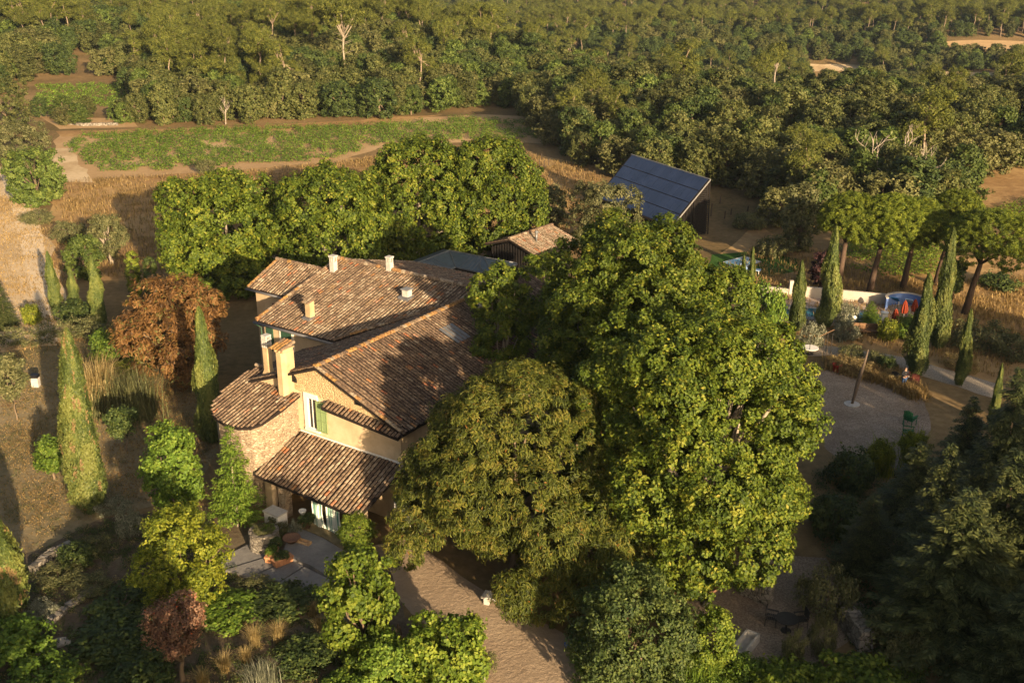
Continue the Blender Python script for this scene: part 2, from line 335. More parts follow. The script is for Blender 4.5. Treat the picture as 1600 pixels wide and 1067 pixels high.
def crown_pts(blobs,nc,rng,zmin=-1e9,depth=.22,inside=.78):
    B=np.array(blobs); area=(B[:,3]*B[:,4]+B[:,3]*B[:,5]+B[:,4]*B[:,5]); pr=area/area.sum()
    C=[];N=[];tot=0
    while tot<nc:
        k=rng.choice(len(B),size=nc*2,p=pr); d=unit(rng.normal(size=(nc*2,3))); s=1-depth*rng.random(nc*2)**1.6
        p=B[k,:3]+d*B[k,3:]*s[:,None]; ok=p[:,2]>zmin
        for b in B:
            q=np.linalg.norm((p-b[:3])/b[3:],axis=1); ok&=(q>inside)|False
        n=unit(d/B[k,3:]); C.append(p[ok]);N.append(n[ok]); tot+=ok.sum()
        if ok.sum()==0: inside*=.9
    return np.concatenate(C)[:nc],np.concatenate(N)[:nc]
def crown(name,mat,blobs,nc,per,cr,L,W,seed,zmin=-1e9,droop=0.,flatn=.35,scatter=.75,depth=.22,vsp=.22,bend=.2,palm=0,inside=.78):
    rng=np.random.default_rng(seed); C,N=crown_pts(blobs,nc,rng,zmin,depth,inside)
    cs=rng.uniform(.6,1.3,nc)*cr; cv=rng.normal(.5,vsp*.8,nc)
    k=np.repeat(np.arange(nc),per); n=len(k)
    off=unit(rng.normal(size=(n,3)))*(rng.random(n)**.5)[:,None]*cs[k][:,None]; off[:,2]*=.8
    c=C[k]+off
    nn=N[k]*.55+unit(off)*.45+np.array([0,0,flatn])+rng.normal(size=(n,3))*scatter*.5
    T=None
    if palm:
        T=N[k]*.6+rng.normal(size=(n,3))*.7; T[:,2]-=droop
    V,F=leaves(c,nn,np.full(n,L),np.full(n,W),rng,T,bend)
    val=np.clip(cv[k]+rng.normal(0,vsp,n),0,.94); hot=rng.random(n)<.008; val[hot]=1.
    return npmesh(name,V,F,mat,val)
def trunk(name,mat,h,r,limbs,seed,h0=None,n=8,wob=.15):
    rr=random.Random(seed); m=MB(); h0=h0 or h
    pts=[(rr.uniform(-1,1)*wob*i/4,rr.uniform(-1,1)*wob*i/4,h0*i/4) for i in range(5)]; pts[0]=(0,0,-.15)
    m.tube(pts,[r*1.3,r*1.0,r*.85,r*.75,r*.65],n)
    top=pts[-1]
    for (x,y,z,lr) in limbs:
        mid=((top[0]+x)/2+rr.uniform(-.3,.3),(top[1]+y)/2+rr.uniform(-.3,.3),top[2]+(z-top[2])*.45)
        m.tube([top,mid,(x,y,z)],[r*lr,r*lr*.7,r*lr*.2],6)
        for _ in range(2):
            m.tube([mid,(mid[0]+(x-mid[0])*.6+rr.uniform(-1,1)*h*.06,mid[1]+(y-mid[1])*.6+rr.uniform(-1,1)*h*.06,mid[2]+(z-mid[2])*.9)],[r*lr*.5,r*lr*.15],5)
    return m.mesh(name,mat,True)
def blob_limbs(blobs,k,seed):
    rr=random.Random(seed); bs=blobs[1:] or blobs; bs=rr.sample(bs,min(k,len(bs)))
    return [(b[0],b[1],b[2],rr.uniform(.45,.65)) for b in bs]
def shift(me,dx,dy,dz):
    me.transform(Matrix.Translation((dx,dy,dz))); return me

# --- prototype meshes
def mk_oak(seed,mat=LM['oak'],rx=3.0,h=7.4,k=16,p=2.3,cone=0):
    rng=np.random.default_rng(seed); bl=dome(0,0,.3,h,rx,rng,k,(.26,.46),None,p,cone)
    c=crown("crown",mat,bl,300,20,.55,.38,.26,seed,zmin=.25)
    t=trunk("trunk",BARK,7,.2,blob_limbs(bl,5,seed),seed,2.6); return c,t
def mk_pine(seed):
    rng=np.random.default_rng(seed); bl=[]
    for i in range(11):
        a=rng.uniform(0,6.28); r=rng.uniform(.3,2.2); z=rng.uniform(5.6,10.4)-r*.3; bl.append((r*math.cos(a),r*math.sin(a),z,rng.uniform(.9,1.5),rng.uniform(.9,1.5),rng.uniform(.6,1.0)))
    c=crown("crown",LM['pine'],bl,280,20,.5,.34,.10,seed,flatn=.6,scatter=1.0)
    t=trunk("trunk",BPINE2,10,.15,[(b[0],b[1],b[2],.5) for b in bl[:7]],seed,6.2,wob=.5); return c,t
OAK=[mk_oak(11),mk_oak(12,LM['oak2'],3.3,6.6,18,3.),mk_oak(13,LM['oak'],2.5,8.6,16,2.2),mk_oak(14,LM['oak3'],2.9,7.2,18,2.,1)]; DOAK=[mk_oak(15,LM['dark'],3.1,7.2),mk_oak(16,LM['dark'],2.5,8.0)]
PINE=[mk_pine(21),mk_pine(22),mk_pine(23)]
def mk_cyp(seed,h,r,n,L=.34,lump=.34,brown=0.):
    rng=np.random.default_rng(seed); z=rng.random(n)**.85; 
    prof=lambda t: r*np.minimum(1,(1-t)**.52*1.12)*np.minimum(1,.55+t*4)
    a=rng.uniform(0,2*math.pi,n); nl=int(60*h/8); lw=rng.random(nl)**2*1.9+.35; lz=rng.random(nl);la=rng.uniform(0,6.28,nl)
    bumpv=np.zeros(n)
    for q in range(nl):
        da=np.abs((a-la[q]+math.pi)%(2*math.pi)-math.pi); bumpv+=lw[q]*np.exp(-((z-lz[q])*h/.75)**2-(da/.30)**2)
    rad=prof(z)*(1+lump*(np.minimum(bumpv,1.7)-.6)+rng.normal(0,.08,n)); rad*=1-.25*rng.random(n)**3
    ca,sa=np.cos(a),np.sin(a); C=np.stack([rad*ca,rad*sa,z*h+.15],1); out=np.stack([ca,sa,np.full(n,.25)],1)
    V,F=leaves(C,out+rng.normal(size=(n,3))*.45,np.full(n,L),np.full(n,L*.38),rng,np.stack([ca*.3,sa*.3,np.full(n,1.)],1)+rng.normal(size=(n,3))*.3)
    val=np.clip(.25+.3*bumpv+rng.normal(0,.2,n),0,.93)
    if brown: 
        pt=rng.uniform(0,1,(46,2))*[1,6.28]
        for p in pt:
            da=np.abs((a-p[1]+math.pi)%(2*math.pi)-math.pi); val[(((z-p[0])*h/.42)**2+(da/.10)**2<1)&(rng.random(n)<brown)]=1.
    return npmesh("crown",V,F,LM['cyp'],val)
def mk_fir(seed,h,r,tiers,nb,per,mat=LM['fir'],L=.34,W=.16,droop=.25,zb=.05):
    rng=np.random.default_rng(seed); C=[];N=[];T=[];vv=[]
    for i in range(tiers):
        t=(i+rng.uniform(-.3,.3))/tiers; z0=h*(zb+(1-zb)*t); Lb=r*(1-t)**.8*rng.uniform(.85,1.1)
        for b in range(max(4,int(nb*(1-t*.6)))):
            a=rng.uniform(0,6.28); lb=Lb*rng.uniform(.65,1.1)+.15; k=max(5,int(per*lb/r)); s=rng.random(k)**.7
            wd=lb*.28*(1-s)+.12; side=rng.uniform(-1,1,k)*wd; z=z0-droop*lb*s**1.4+s*s*lb*.12+rng.normal(0,.07,k)
            ca,sa=math.cos(a),math.sin(a); C.append(np.stack([ca*s*lb-sa*side,sa*s*lb+ca*side,z],1))
            N.append(np.stack([rng.normal(0,.35,k)+ca*.2,rng.normal(0,.35,k)+sa*.2,np.ones(k)],1)); T.append(np.stack([ca-sa*np.sign(side)*.8,sa+ca*np.sign(side)*.8,rng.normal(-.1,.3,k)],1))
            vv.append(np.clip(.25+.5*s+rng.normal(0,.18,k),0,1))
    C=np.concatenate(C);V,F=leaves(C,np.concatenate(N),np.full(len(C),L),np.full(len(C),W),rng,np.concatenate(T))
    return npmesh("crown",V,F,mat,np.concatenate(vv))
def straight(h,r,mat=BARK): 
    return MB().tube([(0,0,-.1),(0,0,h*.5),(0,0,h)],[r,r*.7,r*.15],7).mesh("trunk",mat,True)
def mk_shrub(seed,mat,n=110,per=26,L=.2,W=.12,zr=.8,k=9,cr=.24,**kw):
    rng=np.random.default_rng(seed); bl=dome(0,0,.02,1.15*zr/.8*.8,.98,rng,k+9,(.2,.42),None,2.2)
    return crown("foliage",mat,bl,n,per,cr,L,W,seed,zmin=.02,**kw)
def stems(seed,h=.6,n=5,r=.035):
    rr=random.Random(seed); m=MB()
    for i in range(n):
        a=rr.uniform(0,6.28); m.tube([(0,0,-.05),(math.cos(a)*.15,math.sin(a)*.15,h*.5),(math.cos(a)*.4,math.sin(a)*.4,h)],[r,r*.7,r*.3],5)
    return m.mesh("stem",BARK,True)
SHR={}
def shrub_mesh(kind,var):
    key=(kind,var%3)
    if key not in SHR:
        if kind in('silver','olive'): me=mk_shrub(60+var%3,LM[kind],120,30,.11,.05,flatn=.2)
        elif kind=='straw': me=mk_shrub(70+var%3,LM[kind],90,26,.16,.04,flatn=.1)
        elif kind=='bamboo': me=mk_shrub(75,LM['gold'],100,26,.26,.07,1.5,droop=.6,palm=1)
        else: me=mk_shrub(50+var%3,LM[kind],120,30,.13,.085)
        SHR[key]=(me,stems(var%3))
    return SHR[key]
def shear(me,kx):
    me.transform(Matrix(((1,0,kx,0),(0,1,0,0),(0,0,1,0),(0,0,0,1)))); return me
def tree_obj(name,label,cat,p,crown_me,trunk_me,scale=1,rz=0,group=None,cn="crown",tn="trunk"):
    t=thing(name,label,cat,tuple(p),rz,group,scale)
    link(cn,crown_me,t)
    if trunk_me: link(tn,trunk_me,t)
    return t
def shrub(kind,px,py,wpx,hm,label,name="shrub",cat="shrub",var=0,group=None,wy=None):
    p=P(px,py); r=wpx/PXM(p)/2; c,s=shrub_mesh(kind,var)
    return tree_obj(name,label,cat,p,c,s,(r/1.0,(wy or r)/1.0,hm/1.0),var*1.3,group,"foliage","stem")

exec_parts=[]
# ------------------------------------------------------------------ farmhouse
HA=-R(34.2); HE1=np.array([math.cos(HA),math.sin(HA),0]); HE2=np.array([-math.sin(HA),math.cos(HA),0])
HO=P(473,673,3.8); HO[2]=0
def HL(px,py,z=0.): q=P(px,py,z)-HO; return float(q@HE1),float(q@HE2),z
def HW(x,y,z=0.): return HO+HE1*x+HE2*y+np.array([0,0,z])
def clipline(poly,o,d):
    lo,hi=-1e9,1e9; n=len(poly)
    for i in range(n):
        ax,ay=poly[i]; bx,by=poly[(i+1)%n]; ex,ey=bx-ax,by-ay; nx,ny=-ey,ex       # inward for ccw
        den=nx*d[0]+ny*d[1]; num=nx*(ax-o[0])+ny*(ay-o[1])
        if abs(den)<1e-9:
            if num>0: return None
        else:
            t=num/den
            if den>0: lo=max(lo,t)
            else: hi=min(hi,t)
    return (lo,hi) if hi-lo>.15 else None
def tiled(parent,poly,plane,d,seed,colw=.27,tl=.40,pal=(0.42,.17),name="tiled_roof"):
    """canal tiles laid in rows down a roof plane; plane=(a,b,c): z=a+b*x+c*y"""
    a,b,c=plane; rng=np.random.default_rng(seed); zf=lambda x,y:a+b*x+c*y
    g=b*d[0]+c*d[1]; d3=unit(np.array([d[0],d[1],g])); k=math.hypot(1,g); ac=np.array([-d[1],d[0],0.]); ac3=unit(np.array([ac[0],ac[1],b*ac[0]+c*ac[1]])); n3=np.cross(ac3,d3); n3*=np.sign(n3[2])
    us=[p[0]*ac[0]+p[1]*ac[1] for p in poly]; VV=[];FF=[];val=[];nb=0
    ang=np.linspace(0,math.pi,5); base=MB(); base.prism(poly,lambda x,y:zf(x,y)-.16,lambda x,y:zf(x,y)-.01,.12)
    u=min(us)+colw*.5
    while u<max(us):
        iv=clipline(poly,(ac[0]*u,ac[1]*u),d)
        if iv:
            s=iv[1]+rng.uniform(-.03,.05); cj=rng.uniform(-.022,.022); cv=rng.normal(0,.05)
            while s>iv[0]+.05:
                L=min(tl*1.12,s-iv[0]+.05)
                for_end=[]
                for e,(ss,rr,lift) in enumerate(((s,colw*.35,.04),(s-L/k*1.0,colw*.30,.006))):
                    p=np.array([ac[0]*(u+cj)+d[0]*ss,ac[1]*(u+cj)+d[1]*ss,0.]); p[2]=zf(p[0],p[1]); p=p+n3*(lift+rng.uniform(0,.012))
                    VV.append(p[None]+np.cos(ang)[:,None]*rr*ac3[None]+np.sin(ang)[:,None]*rr*.80*n3[None])
                for q in range(4): FF.append((nb+q,nb+q+1,nb+6+q,nb+5+q))
                FF.append((nb,nb+4,nb+3,nb+1))
                v=np.clip(rng.normal(pal[0]+.09,pal[1]*.62)+cv,0,.78)
                if rng.random()<.055: v=rng.uniform(.80,.92)
                val+= [v]*4+[v*.4]; nb+=10
                s-=tl/k+rng.uniform(-.02,.02)
        u+=colw
    me=npmesh(name,np.concatenate(VV),np.array(FF),TILE,np.array(val)); o=link(name,me,parent)
    bo=base.build("roof_deck",M_DECK,o); return o
def ridgecaps(parent,a,b,seed,r=.15,name="ridge_tiles",lich=.35,step=.38):
    rng=random.Random(seed); a=Vector(a);b=Vector(b);L=(b-a).length;d=(b-a).normalized();n=max(1,int(L/step)); m=MB()
    sd=d.cross(Vector((0,0,1))).normalized(); up=sd.cross(d)
    for i in range(n):
        p0=a+d*(i*L/n); p1=a+d*((i+1.12)*L/n); v=rng.uniform(.93,1) if rng.random()<lich else rng.uniform(.3,.72); vs=[]
        for p,rr,lf in ((p0,r*1.1,.03),(p1,r*.92,0)):
            for k in range(6):
                t=math.pi*k/5; vs.append(p+sd*(rr*math.cos(t))+up*(rr*math.sin(t)+lf-.03))
        m.add(vs,[(k,k+1,7+k,6+k) for k in range(5)]+[(0,5,4,3,2,1)],v)
    return m.build(name,TILE,parent)
M_DECK=flat("gap_shade_deck",(.018,.013,.011),.95,.3,5)  # deck near black: shade between the tile columns is put into its colour
M_DARK=flat("dark_opening",(.010,.010,.012),.5,.1); M_WHITE=flat("white_paint",(.72,.70,.66),.6,.06); M_GREEN=flat("sage_green_paint",(.20,.27,.12),.6,.12,12); M_DGREEN=flat("dark_green_paint",(.03,.07,.045),.5,.15,12)
M_RED=flat("dark_red_paint",(.09,.03,.03),.6,.15); M_ZINC=flat("dull_zinc",(.17,.175,.18),.45,.2,3,.4,.4); M_GREY=flat("grey_metal",(.20,.20,.20),.5,.15,4); M_LEAD=flat("lead_flashing",(.13,.13,.14),.6,.2,5)
M_BLACKW=flat("blackish_boards",(.013,.011,.010),.9,.35,8)  # near-black board colour, darker than the weathered wood
M_WOODD=flat("dark_weathered_wood",(.055,.042,.034),.9,.35,8); M_WOOD=flat("brown_wood",(.17,.10,.055),.85,.3,8); M_TERRA=flat("terracotta",(.42,.20,.10),.85,.2,9); M_TERRAD=flat("old_brown_terracotta",(.17,.095,.06),.85,.25,9)
M_GLASS=MT("window_glass",.08,.6).col((.02,.025,.03)).m
M_BLUEW=flat("blue_wall_paint",(.10,.17,.40),.8,.08,3); M_CONC=flat("pale_concrete",(.42,.40,.37),.9,.15,4); M_CHIM=plaster("chimney_plaster",(.34,.25,.145),(.48,.36,.215),.3)
house=thing("farmhouse","large old stone and ochre farmhouse with mossy canal tile roofs among the plane trees","farmhouse",tuple(HO),HA)
# wing with the gable
m=MB(); zr=lambda x,y: (8.35-.38*(1.77-x) if x<1.77 else 8.35-.40*(x-1.77))-.17
m.prism([(-4.5,0),(1.77,0),(7.55,0),(7.55,21),(1.77,21),(-4.5,21)][:6],-.2,zr); wall=m.build("wall",PLAST,house)
g=MB(); g.extr([(-.3,6.42),(7.5,6.05),(1.77,8.17),(-.3,7.40)],-.045,.3,'y'); g.build("gable_wall",GABLE,house)
# upper house and annex
m=MB(); m.prism([(-10.6,7.35),(-3,7.35),(1.5,9),(3.3,15.4),(3.3,23.2),(-10.6,23.2),(-10.6,15.4)],-.2,lambda x,y:(6.4+.27*(y-7) if y<15.4 else 8.67-.27*(y-15.4))-.2)
m.build("wall",PLAST2,house)
m=MB(); m.prism([(-15.1,10.9),(-10.55,10.9),(-10.55,16.4),(-15.1,16.4)],-.2,lambda x,y:6.85); m.extr([(10.9,6.8),(16.4,6.8),(13.6,8.1)],-15.05,-10.6,'x'); m.build("wall",PLAST2,house)
# turret
TE=[(.02,.1),(.02,-1.5),(-.19,-2.9),(-.58,-3.46),(-1.27,-3.76),(-2.44,-3.80),(-3.47,-3.58),(-4.1,-3.2),(-4.65,-2.5),(-5.0,-1.25),(-5.0,-.2),(-4.8,.9),(-4.2,1.2),(-.3,1.2)]
TE=TE[::-1]
def ccw(p):
    a=sum(p[i][0]*p[(i+1)%len(p)][1]-p[(i+1)%len(p)][0]*p[i][1] for i in range(len(p))); return p if a>0 else p[::-1]
TE=ccw(TE); cx,cy=-2.5,-1.2
TW=[(max(-99,cx+(x-cx)*.90),cy+(y-cy)*.90) for x,y in TE]; TW=[(min(x,-.22),y) for x,y in TW]
m=MB(); m.prism(TW,-.2,lambda x,y:6.15+.27*y-.15); m.build("turret_wall",RUBBLE,house)
m=MB(); m.prism([(-.3,0.05),(-.22,-3.1),(.55,-3.3),(.55,-2.9),(-.15,-2.9),(-.15,.05)],-.2,2.4); m.build("side_wall",PLAST,house)
Z=lambda *a:a
tiled(house,TE,(6.15,0,.27),(0,-1),1,pal=(.40,.16))
tiled(house,ccw([(-.02,-.03),(7.95,-.03),(7.6,-3.75),(-.5,-3.55)]),(3.83,0,.43),(0,-1),2,pal=(.44,.18))
tiled(house,ccw([(2.25,-.04),(7.9,-.04),(7.9,-.62),(2.25,-.62)]),(6.55,-.075,.42),(0,-1),3,pal=(.33,.12))
tiled(house,ccw([(1.77,-.35),(8.0,-.35),(8.0,21.3),(1.77,21.3)]),(8.35+.4*1.77,-.4,0),(1,0),4,colw=.25,pal=(.30,.15))
tiled(house,ccw([(-4.8,-.35),(1.77,-.35),(1.77,14.6),(-4.8,6.4)]),(8.35-.38*1.77,.38,0),(-1,0),5,pal=(.30,.14))
tiled(house,ccw([(-6.8,3),(-4.8,3),(-4.8,7.2),(-6.8,7.2)]),(8.35-.38*1.77,.38,0),(-1,0),6,pal=(.30,.14))
tiled(house,ccw([(-11,6.95),(-3.9,6.95),(2.0,14.5),(2.0,15.4),(-11,15.4)]),(6.4-.27*6.95,0,.27),(0,-1),7,pal=(.45,.17))
tiled(house,ccw([(-11,15.4),(3.7,15.4),(3.7,23.6),(-11,23.6)]),(8.67+.27*15.4,0,-.27),(0,1),8,pal=(.36,.15))
tiled(house,ccw([(-15.5,10.5),(-11.0,10.5),(-11.0,13.6),(-15.5,13.6)]),(7.0-.42*10.5,0,.42),(0,-1),9,pal=(.45,.15))
tiled(house,ccw([(-15.5,13.6),(-11.0,13.6),(-11.0,16.8),(-15.5,16.8)]),(8.3+.42*13.6,0,-.42),(0,1),10)
ridgecaps(house,(1.77,-.4,8.45),(1.77,14.9,8.45),1,.15,lich=.6)
ridgecaps(house,(-11,15.4,8.78),(3.6,15.4,8.78),2,.17,lich=.35); ridgecaps(house,(-15.5,13.6,8.4),(-11,13.6,8.4),3,.15,lich=.1)
ridgecaps(house,(-10.97,7.0,6.52),(-10.97,15.3,8.76),4,.11,lich=.4); ridgecaps(house,(7.9,-.3,6.0),(1.8,-.3,8.42),5,.11,lich=.25)
ridgecaps(house,(-4.75,1.1,6.55),(-.9,1.25,6.6),6,.13,lich=.15); ridgecaps(house,(-3.9,7.0,6.5),(1.7,14.3,8.42),7,.12,lich=.1)
ridgecaps(house,(-15.45,10.5,7.08),(-15.45,13.5,8.34),8,.10,lich=.5)
# gutters, flashing, downpipe
m=MB(); m.tube([(-11.1,6.87,6.28),(-3.8,6.87,6.28)],.09,8); m.build("gutter",M_LEAD,house,True)
m=MB(); m.tube([(-15.6,10.42,6.88),(-11.0,10.42,6.88)],.08,8); m.build("gutter",M_LEAD,house,True)
m=MB(); m.tube([(-11.05,6.9,6.2),(-10.75,7.2,5.9),(-10.7,7.25,0)],.05,8); m.build("downpipe",M_DGREEN,house,True)
m=MB(); m.add([(-11.14,7.4,6.62),(-11.0,7.4,6.70),(-11.0,13.0,8.2),(-11.14,13.0,8.12)],[(0,1,2,3)]); m.box(-11.14,-11.0,7.4,13,6.2,6.6); m.build("verge_flashing",M_ZINC,house)
m=MB(); m.box(-.05,7.55,-.13,-.05,3.84,3.93); m.build("wall_flashing",M_WHITE,house)
# gable window
wn=MB(); wn.box(.36,.66,-.10,0,4.15,6.45); wn.box(.66,1.34,-.10,0,6.2,6.45); wn.box(.36,1.5,-.14,0,4.05,4.2); wn.box(1.34,1.44,-.10,0,4.2,6.45)
win=wn.build("window",WHITE,house)
f=MB(); f.box(.66,.74,-.07,-.01,4.2,6.2); f.box(1.27,1.34,-.07,-.01,4.2,6.2); f.box(.66,1.34,-.07,-.01,6.12,6.2); f.box(.66,1.34,-.07,-.01,4.2,4.28); f.box(.97,1.02,-.06,-.01,4.28,6.12); f.build("frame",M_WHITE,win)
f=MB(); f.box(.74,1.27,-.035,-.005,4.28,6.12); f.build("pane",M_GLASS,win)
s=MB()
for x in (1.40,1.78,2.16): s.box(x,x+.05,-.20,-.14,4.25,6.15)
for z in (4.25,4.9,5.5,6.08): s.box(1.40,2.21,-.205,-.14,z,z+.07)
for i in range(27): z=4.33+i*.065; s.add([(1.45,-.19,z),(2.16,-.19,z),(2.16,-.15,z+.05),(1.45,-.15,z+.05)],[(0,1,2,3)])
s.build("shutter",M_GREEN,house)
for (x0,x1,z0,z1) in ((-8.95,-7.95,4.45,6.1),(-10.35,-9.75,4.3,6.0)):
    s=MB(); s.box(x0,x1,7.27,7.34,z0,z1)
    for i in range(6): s.box(x0+(x1-x0)*i/6+.02,x0+(x1-x0)*(i+1)/6-.02,7.24,7.28,z0+.05,z1-.05)
    s.build("shutter",M_DGREEN,house)
s=MB(); s.box(-9.08,-8.96,7.25,7.35,4.3,6.15); s.box(-7.94,-7.80,7.25,7.35,4.3,6.15); s.box(-9.08,-7.80,7.25,7.35,4.15,4.3); s.build("window_surround",WHITE,house)
s=MB(); s.box(-13.4,-12.5,10.82,10.90,4.9,6.1); 
for i in range(5): s.box(-13.38+i*.175,-13.23+i*.175,10.79,10.83,4.95,6.05)
s.build("shutter",M_RED,house)
s=MB(); s.box(-12.45,-11.6,10.84,10.91,4.7,6.3); s.build("window_surround",WHITE,house)
s=MB(); s.box(-12.3,-11.8,10.80,10.85,4.85,6.1); s.build("pane",M_GLASS,house)
for x,z,r in ((-.42,7.0,.30),(4.55,6.78,.24)):
    s=MB(); pts=[(x+r*math.cos(t),z+r*1.1*math.sin(t)) for t in np.linspace(0,math.pi,9)]+[(x-r,z-.15),(x+r,z-.15)]; s.extr(pts,-.058,-.02,'y'); s.build("vent_opening",M_DARK,house)
# chimneys
c=MB(); pts=[(-1.28,.25),(-1.28,-.35),(-1.10,-.60),(-.72,-.60),(-.52,-.35),(-.52,.25)]; c.prism(ccw(pts),5.2,8.75)
ch=c.build("chimney",M_CHIM,house)
c=MB()
for a in (-1.2,-.9,-.6): c.box(a-.05,a+.05,-.58,.24,8.75,8.95)
c.box(-1.34,-.46,-.64,.3,8.95,9.0); c.build("vent_course",M_CHIM,ch)
for i in range(4): ridgecaps(ch,(-1.27+i*.25,.34,9.20),(-1.31+i*.25,-.75,9.0),30+i,.12,"cap_tile",.5,.55)
c=MB(); c.box(-1.45,-.35,-.8,-.3,5.8,5.98); c.build("flashing",M_CONC,ch)
c=MB(); c.cbox(-2.95,.45,.36,.4,6.0,8.35,.0); c.cbox(-2.95,.45,1.0,.9,5.9,6.9,0,.5,.4); ch=c.build("chimney",M_CHIM,house)
c=MB()
for z in (8.35,8.6,8.85):
    for a,b in ((-1,-1),(1,-1),(1,1),(-1,1),(0,-1),(0,1)): c.cbox(-2.95+a*.15,.45+b*.17,.09,.09,z,z+.19)
    c.cbox(-2.95,.45,.42,.46,z+.19,z+.25)
c.build("lattice_cap",M_CONC,ch)
def small_chim(x,y,z,w,h,mat,kind):
    c=MB(); c.cbox(x,y,w,w,z-.4,z+h*.62 if kind!='tile' else z+h); ch=c.build("chimney",mat,house); c=MB()
    if kind=='holes':
        for a in (-1,0,1):
            for b in (-1,1): c.cbox(x+a*w*.40,y+b*w*.40,w*.16,w*.18,z+h*.62,z+h*.9)
        c.cbox(x,y,w*.1,w*.5,z+h*.62,z+h*.9,0,.1); c.cbox(x,y,w*1.2,w*1.2,z+h*.9,z+h); c.build("cowl",M_CONC,ch)
    elif kind=='box': c.cbox(x,y,w*1.3,w*1.3,z+h*.66,z+h*.74); c.build("cap",M_GREY,ch); c=MB(); c.cbox(x,y,w*1.9,w*1.8,z-.18,z+.10); c.build("flashing",M_LEAD,ch)
    else:
        c=MB(); c.cbox(x,y-.1,w*1.6,w*1.6,z-.12,z+.06); c.build("flashing",M_LEAD,ch)
        for i in (-1,0,1): ridgecaps(ch,(x+i*.22,y+.35,z+h+.14),(x+i*.22,y-.4,z+h-.02),40+i,.12,"cap_tile",.2,.5)
small_chim(-7.38,8.59,6.9,.44,1.15,M_CHIM,'tile'); small_chim(-10.05,13.9,8.35,.40,1.15,M_CONC,'holes'); small_chim(-5.98,15.35,8.7,.38,1.05,M_CONC,'holes'); small_chim(-2.42,12.9,8.05,.48,.85,M_CONC,'box')
# skylight on the big slope
def RS(px,py,off=.0):
    n=np.array([0,0,1.])+.4*HE1; d=P(px,py,0)-np.array([0,0,CAMH]); o=HO+np.array([0,0,8.35+.4*1.77+off]); t=((o-np.array([0,0,CAMH]))@n)/(d@n); q=np.array([0,0,CAMH])+d*t-HO
    return float(q@HE1),float(q@HE2),float(q[2])
x,y,z=RS(711,520,.12); c=MB()
for i in range(4): c.add([(x-.75,y-.7+i*.36,z+.30),(x+.75,y-.7+i*.36,z-.30),(x+.75,y-.42+i*.36,z-.30),(x-.75,y-.42+i*.36,z+.30)],[(0,1,2,3)])
c.build("skylight",M_ZINC,house)
# porch: pillars, beam, inside
px_,py_,_=HL(451,803); m=MB(); m.cbox(px_,-3.05,.55,.5,-.1,2.35); m.build("porch_pillar",RUBBLE,house)
m=MB(); m.cbox(7.15,-3.2,.7,.6,-.1,2.3); m.build("porch_pillar",RUBBLE,house)
m=MB(); m.box(-.1,7.4,-3.3,-3.1,2.12,2.34); m.build("porch_beam",M_WOODD,house)
m=MB(); m.box(1.2,2.2,-.06,0,.1,2.1); m.build("porch_door",M_WOODD,house)
M_CURT=MT("striped_cloth",.9,.1); _v=M_CURT.attr(); M_CURT.col(M_CURT.ramp(_v,[(0,(.12,.26,.20)),(.5,(.42,.52,.46)),(1,(.62,.64,.58))])); M_CURT=M_CURT.m
def curtain(x0,x1,lab,lean,seed):
    rr=random.Random(seed); n=44; nz=9; vs=[];fs=[];m=MB()
    for j in range(nz+1):
        t=j/nz
        for i in range(n+1):
            s=i/n; x=x0+(x1-x0)*s*(1-lean*math.sin(math.pi*t)*.35)+(lean*.3*t*t); vs.append((x,-3.42+.055*math.sin(s*38+math.sin(t*3+s*5)*.7)+.05*t*math.sin(s*9),2.15-2.0*t+.03*math.sin(s*7)))
    m.v=vs
    for j in range(nz):
        for i in range(n): m.f.append((j*(n+1)+i,j*(n+1)+i+1,(j+1)*(n+1)+i+1,(j+1)*(n+1)+i)); m.a.append((0,.5,1,.9,.15,1)[(i//2)%6])
    me=m.mesh("curtain",M_CURT,True); o=link("curtain",me,None,tuple(HO),HA); setp(o,lab,"curtain",None)
xa=HL(489,828)[0]; curtain(xa,xa+.95,"narrow green and white striped curtain, left one hanging from the porch eave",.5,1); curtain(xa+1.05,xa+2.2,"wide blue-white striped curtain, right one hanging from the porch eave",.2,2)
m=MB(); 
x,y,_=HL(594,830); m.box(7.75,8.8,-1.0,-.9,0,2.2); m.build("white_door",M_WHITE,house)

# metal-roofed pavilion behind the house (same frame)
pav=thing("pavilion","low dark wooden pavilion with an L-shaped grey standing seam metal roof behind the farmhouse","pavilion",tuple(HO),HA)
A=(-14.2,21.5,4.55);B=(-14.2,33.0,4.55);Cc=(-10.4,33.0,4.55)
i0=(-12.1,21.5,3.9);i1=(-12.1,31.1,3.9);i2=(-8.2,31.1,3.9);o2=(-8.2,34.9,3.9);o1=(-16.3,34.9,3.9);o0=(-16.3,21.5,3.9)
def slab(vs,t=.12):
    m=MB(); n=len(vs); m.add(list(vs)+[(x,y,z-t) for x,y,z in vs],[tuple(range(n)),tuple(range(2*n-1,n-1,-1))]+[(i,n+i,n+(i+1)%n,(i+1)%n) for i in range(n)]); return m
M_MROOF=flat("blue_grey_metal_roof",(.12,.155,.19),.4,.15,2,.5,.5)
m=MB()
for q in ([A,i0,i1,B],[B,i1,i2,Cc],[Cc,i2,o2],[B,Cc,o2,o1],[A,B,o1,o0]): 
    s_=slab(q); m.add(s_.v,s_.f)
rf=m.build("metal_roof",M_MROOF,pav)
m=MB()
def seam(p,q): m.tube([(p[0],p[1],p[2]+.02),(q[0],q[1],q[2]+.02)],.028,4)
for i in range(1,24):
    y=21.5+i*.48
    if y<31.1: seam((-14.2,y,4.56),(-12.1,y,3.91))
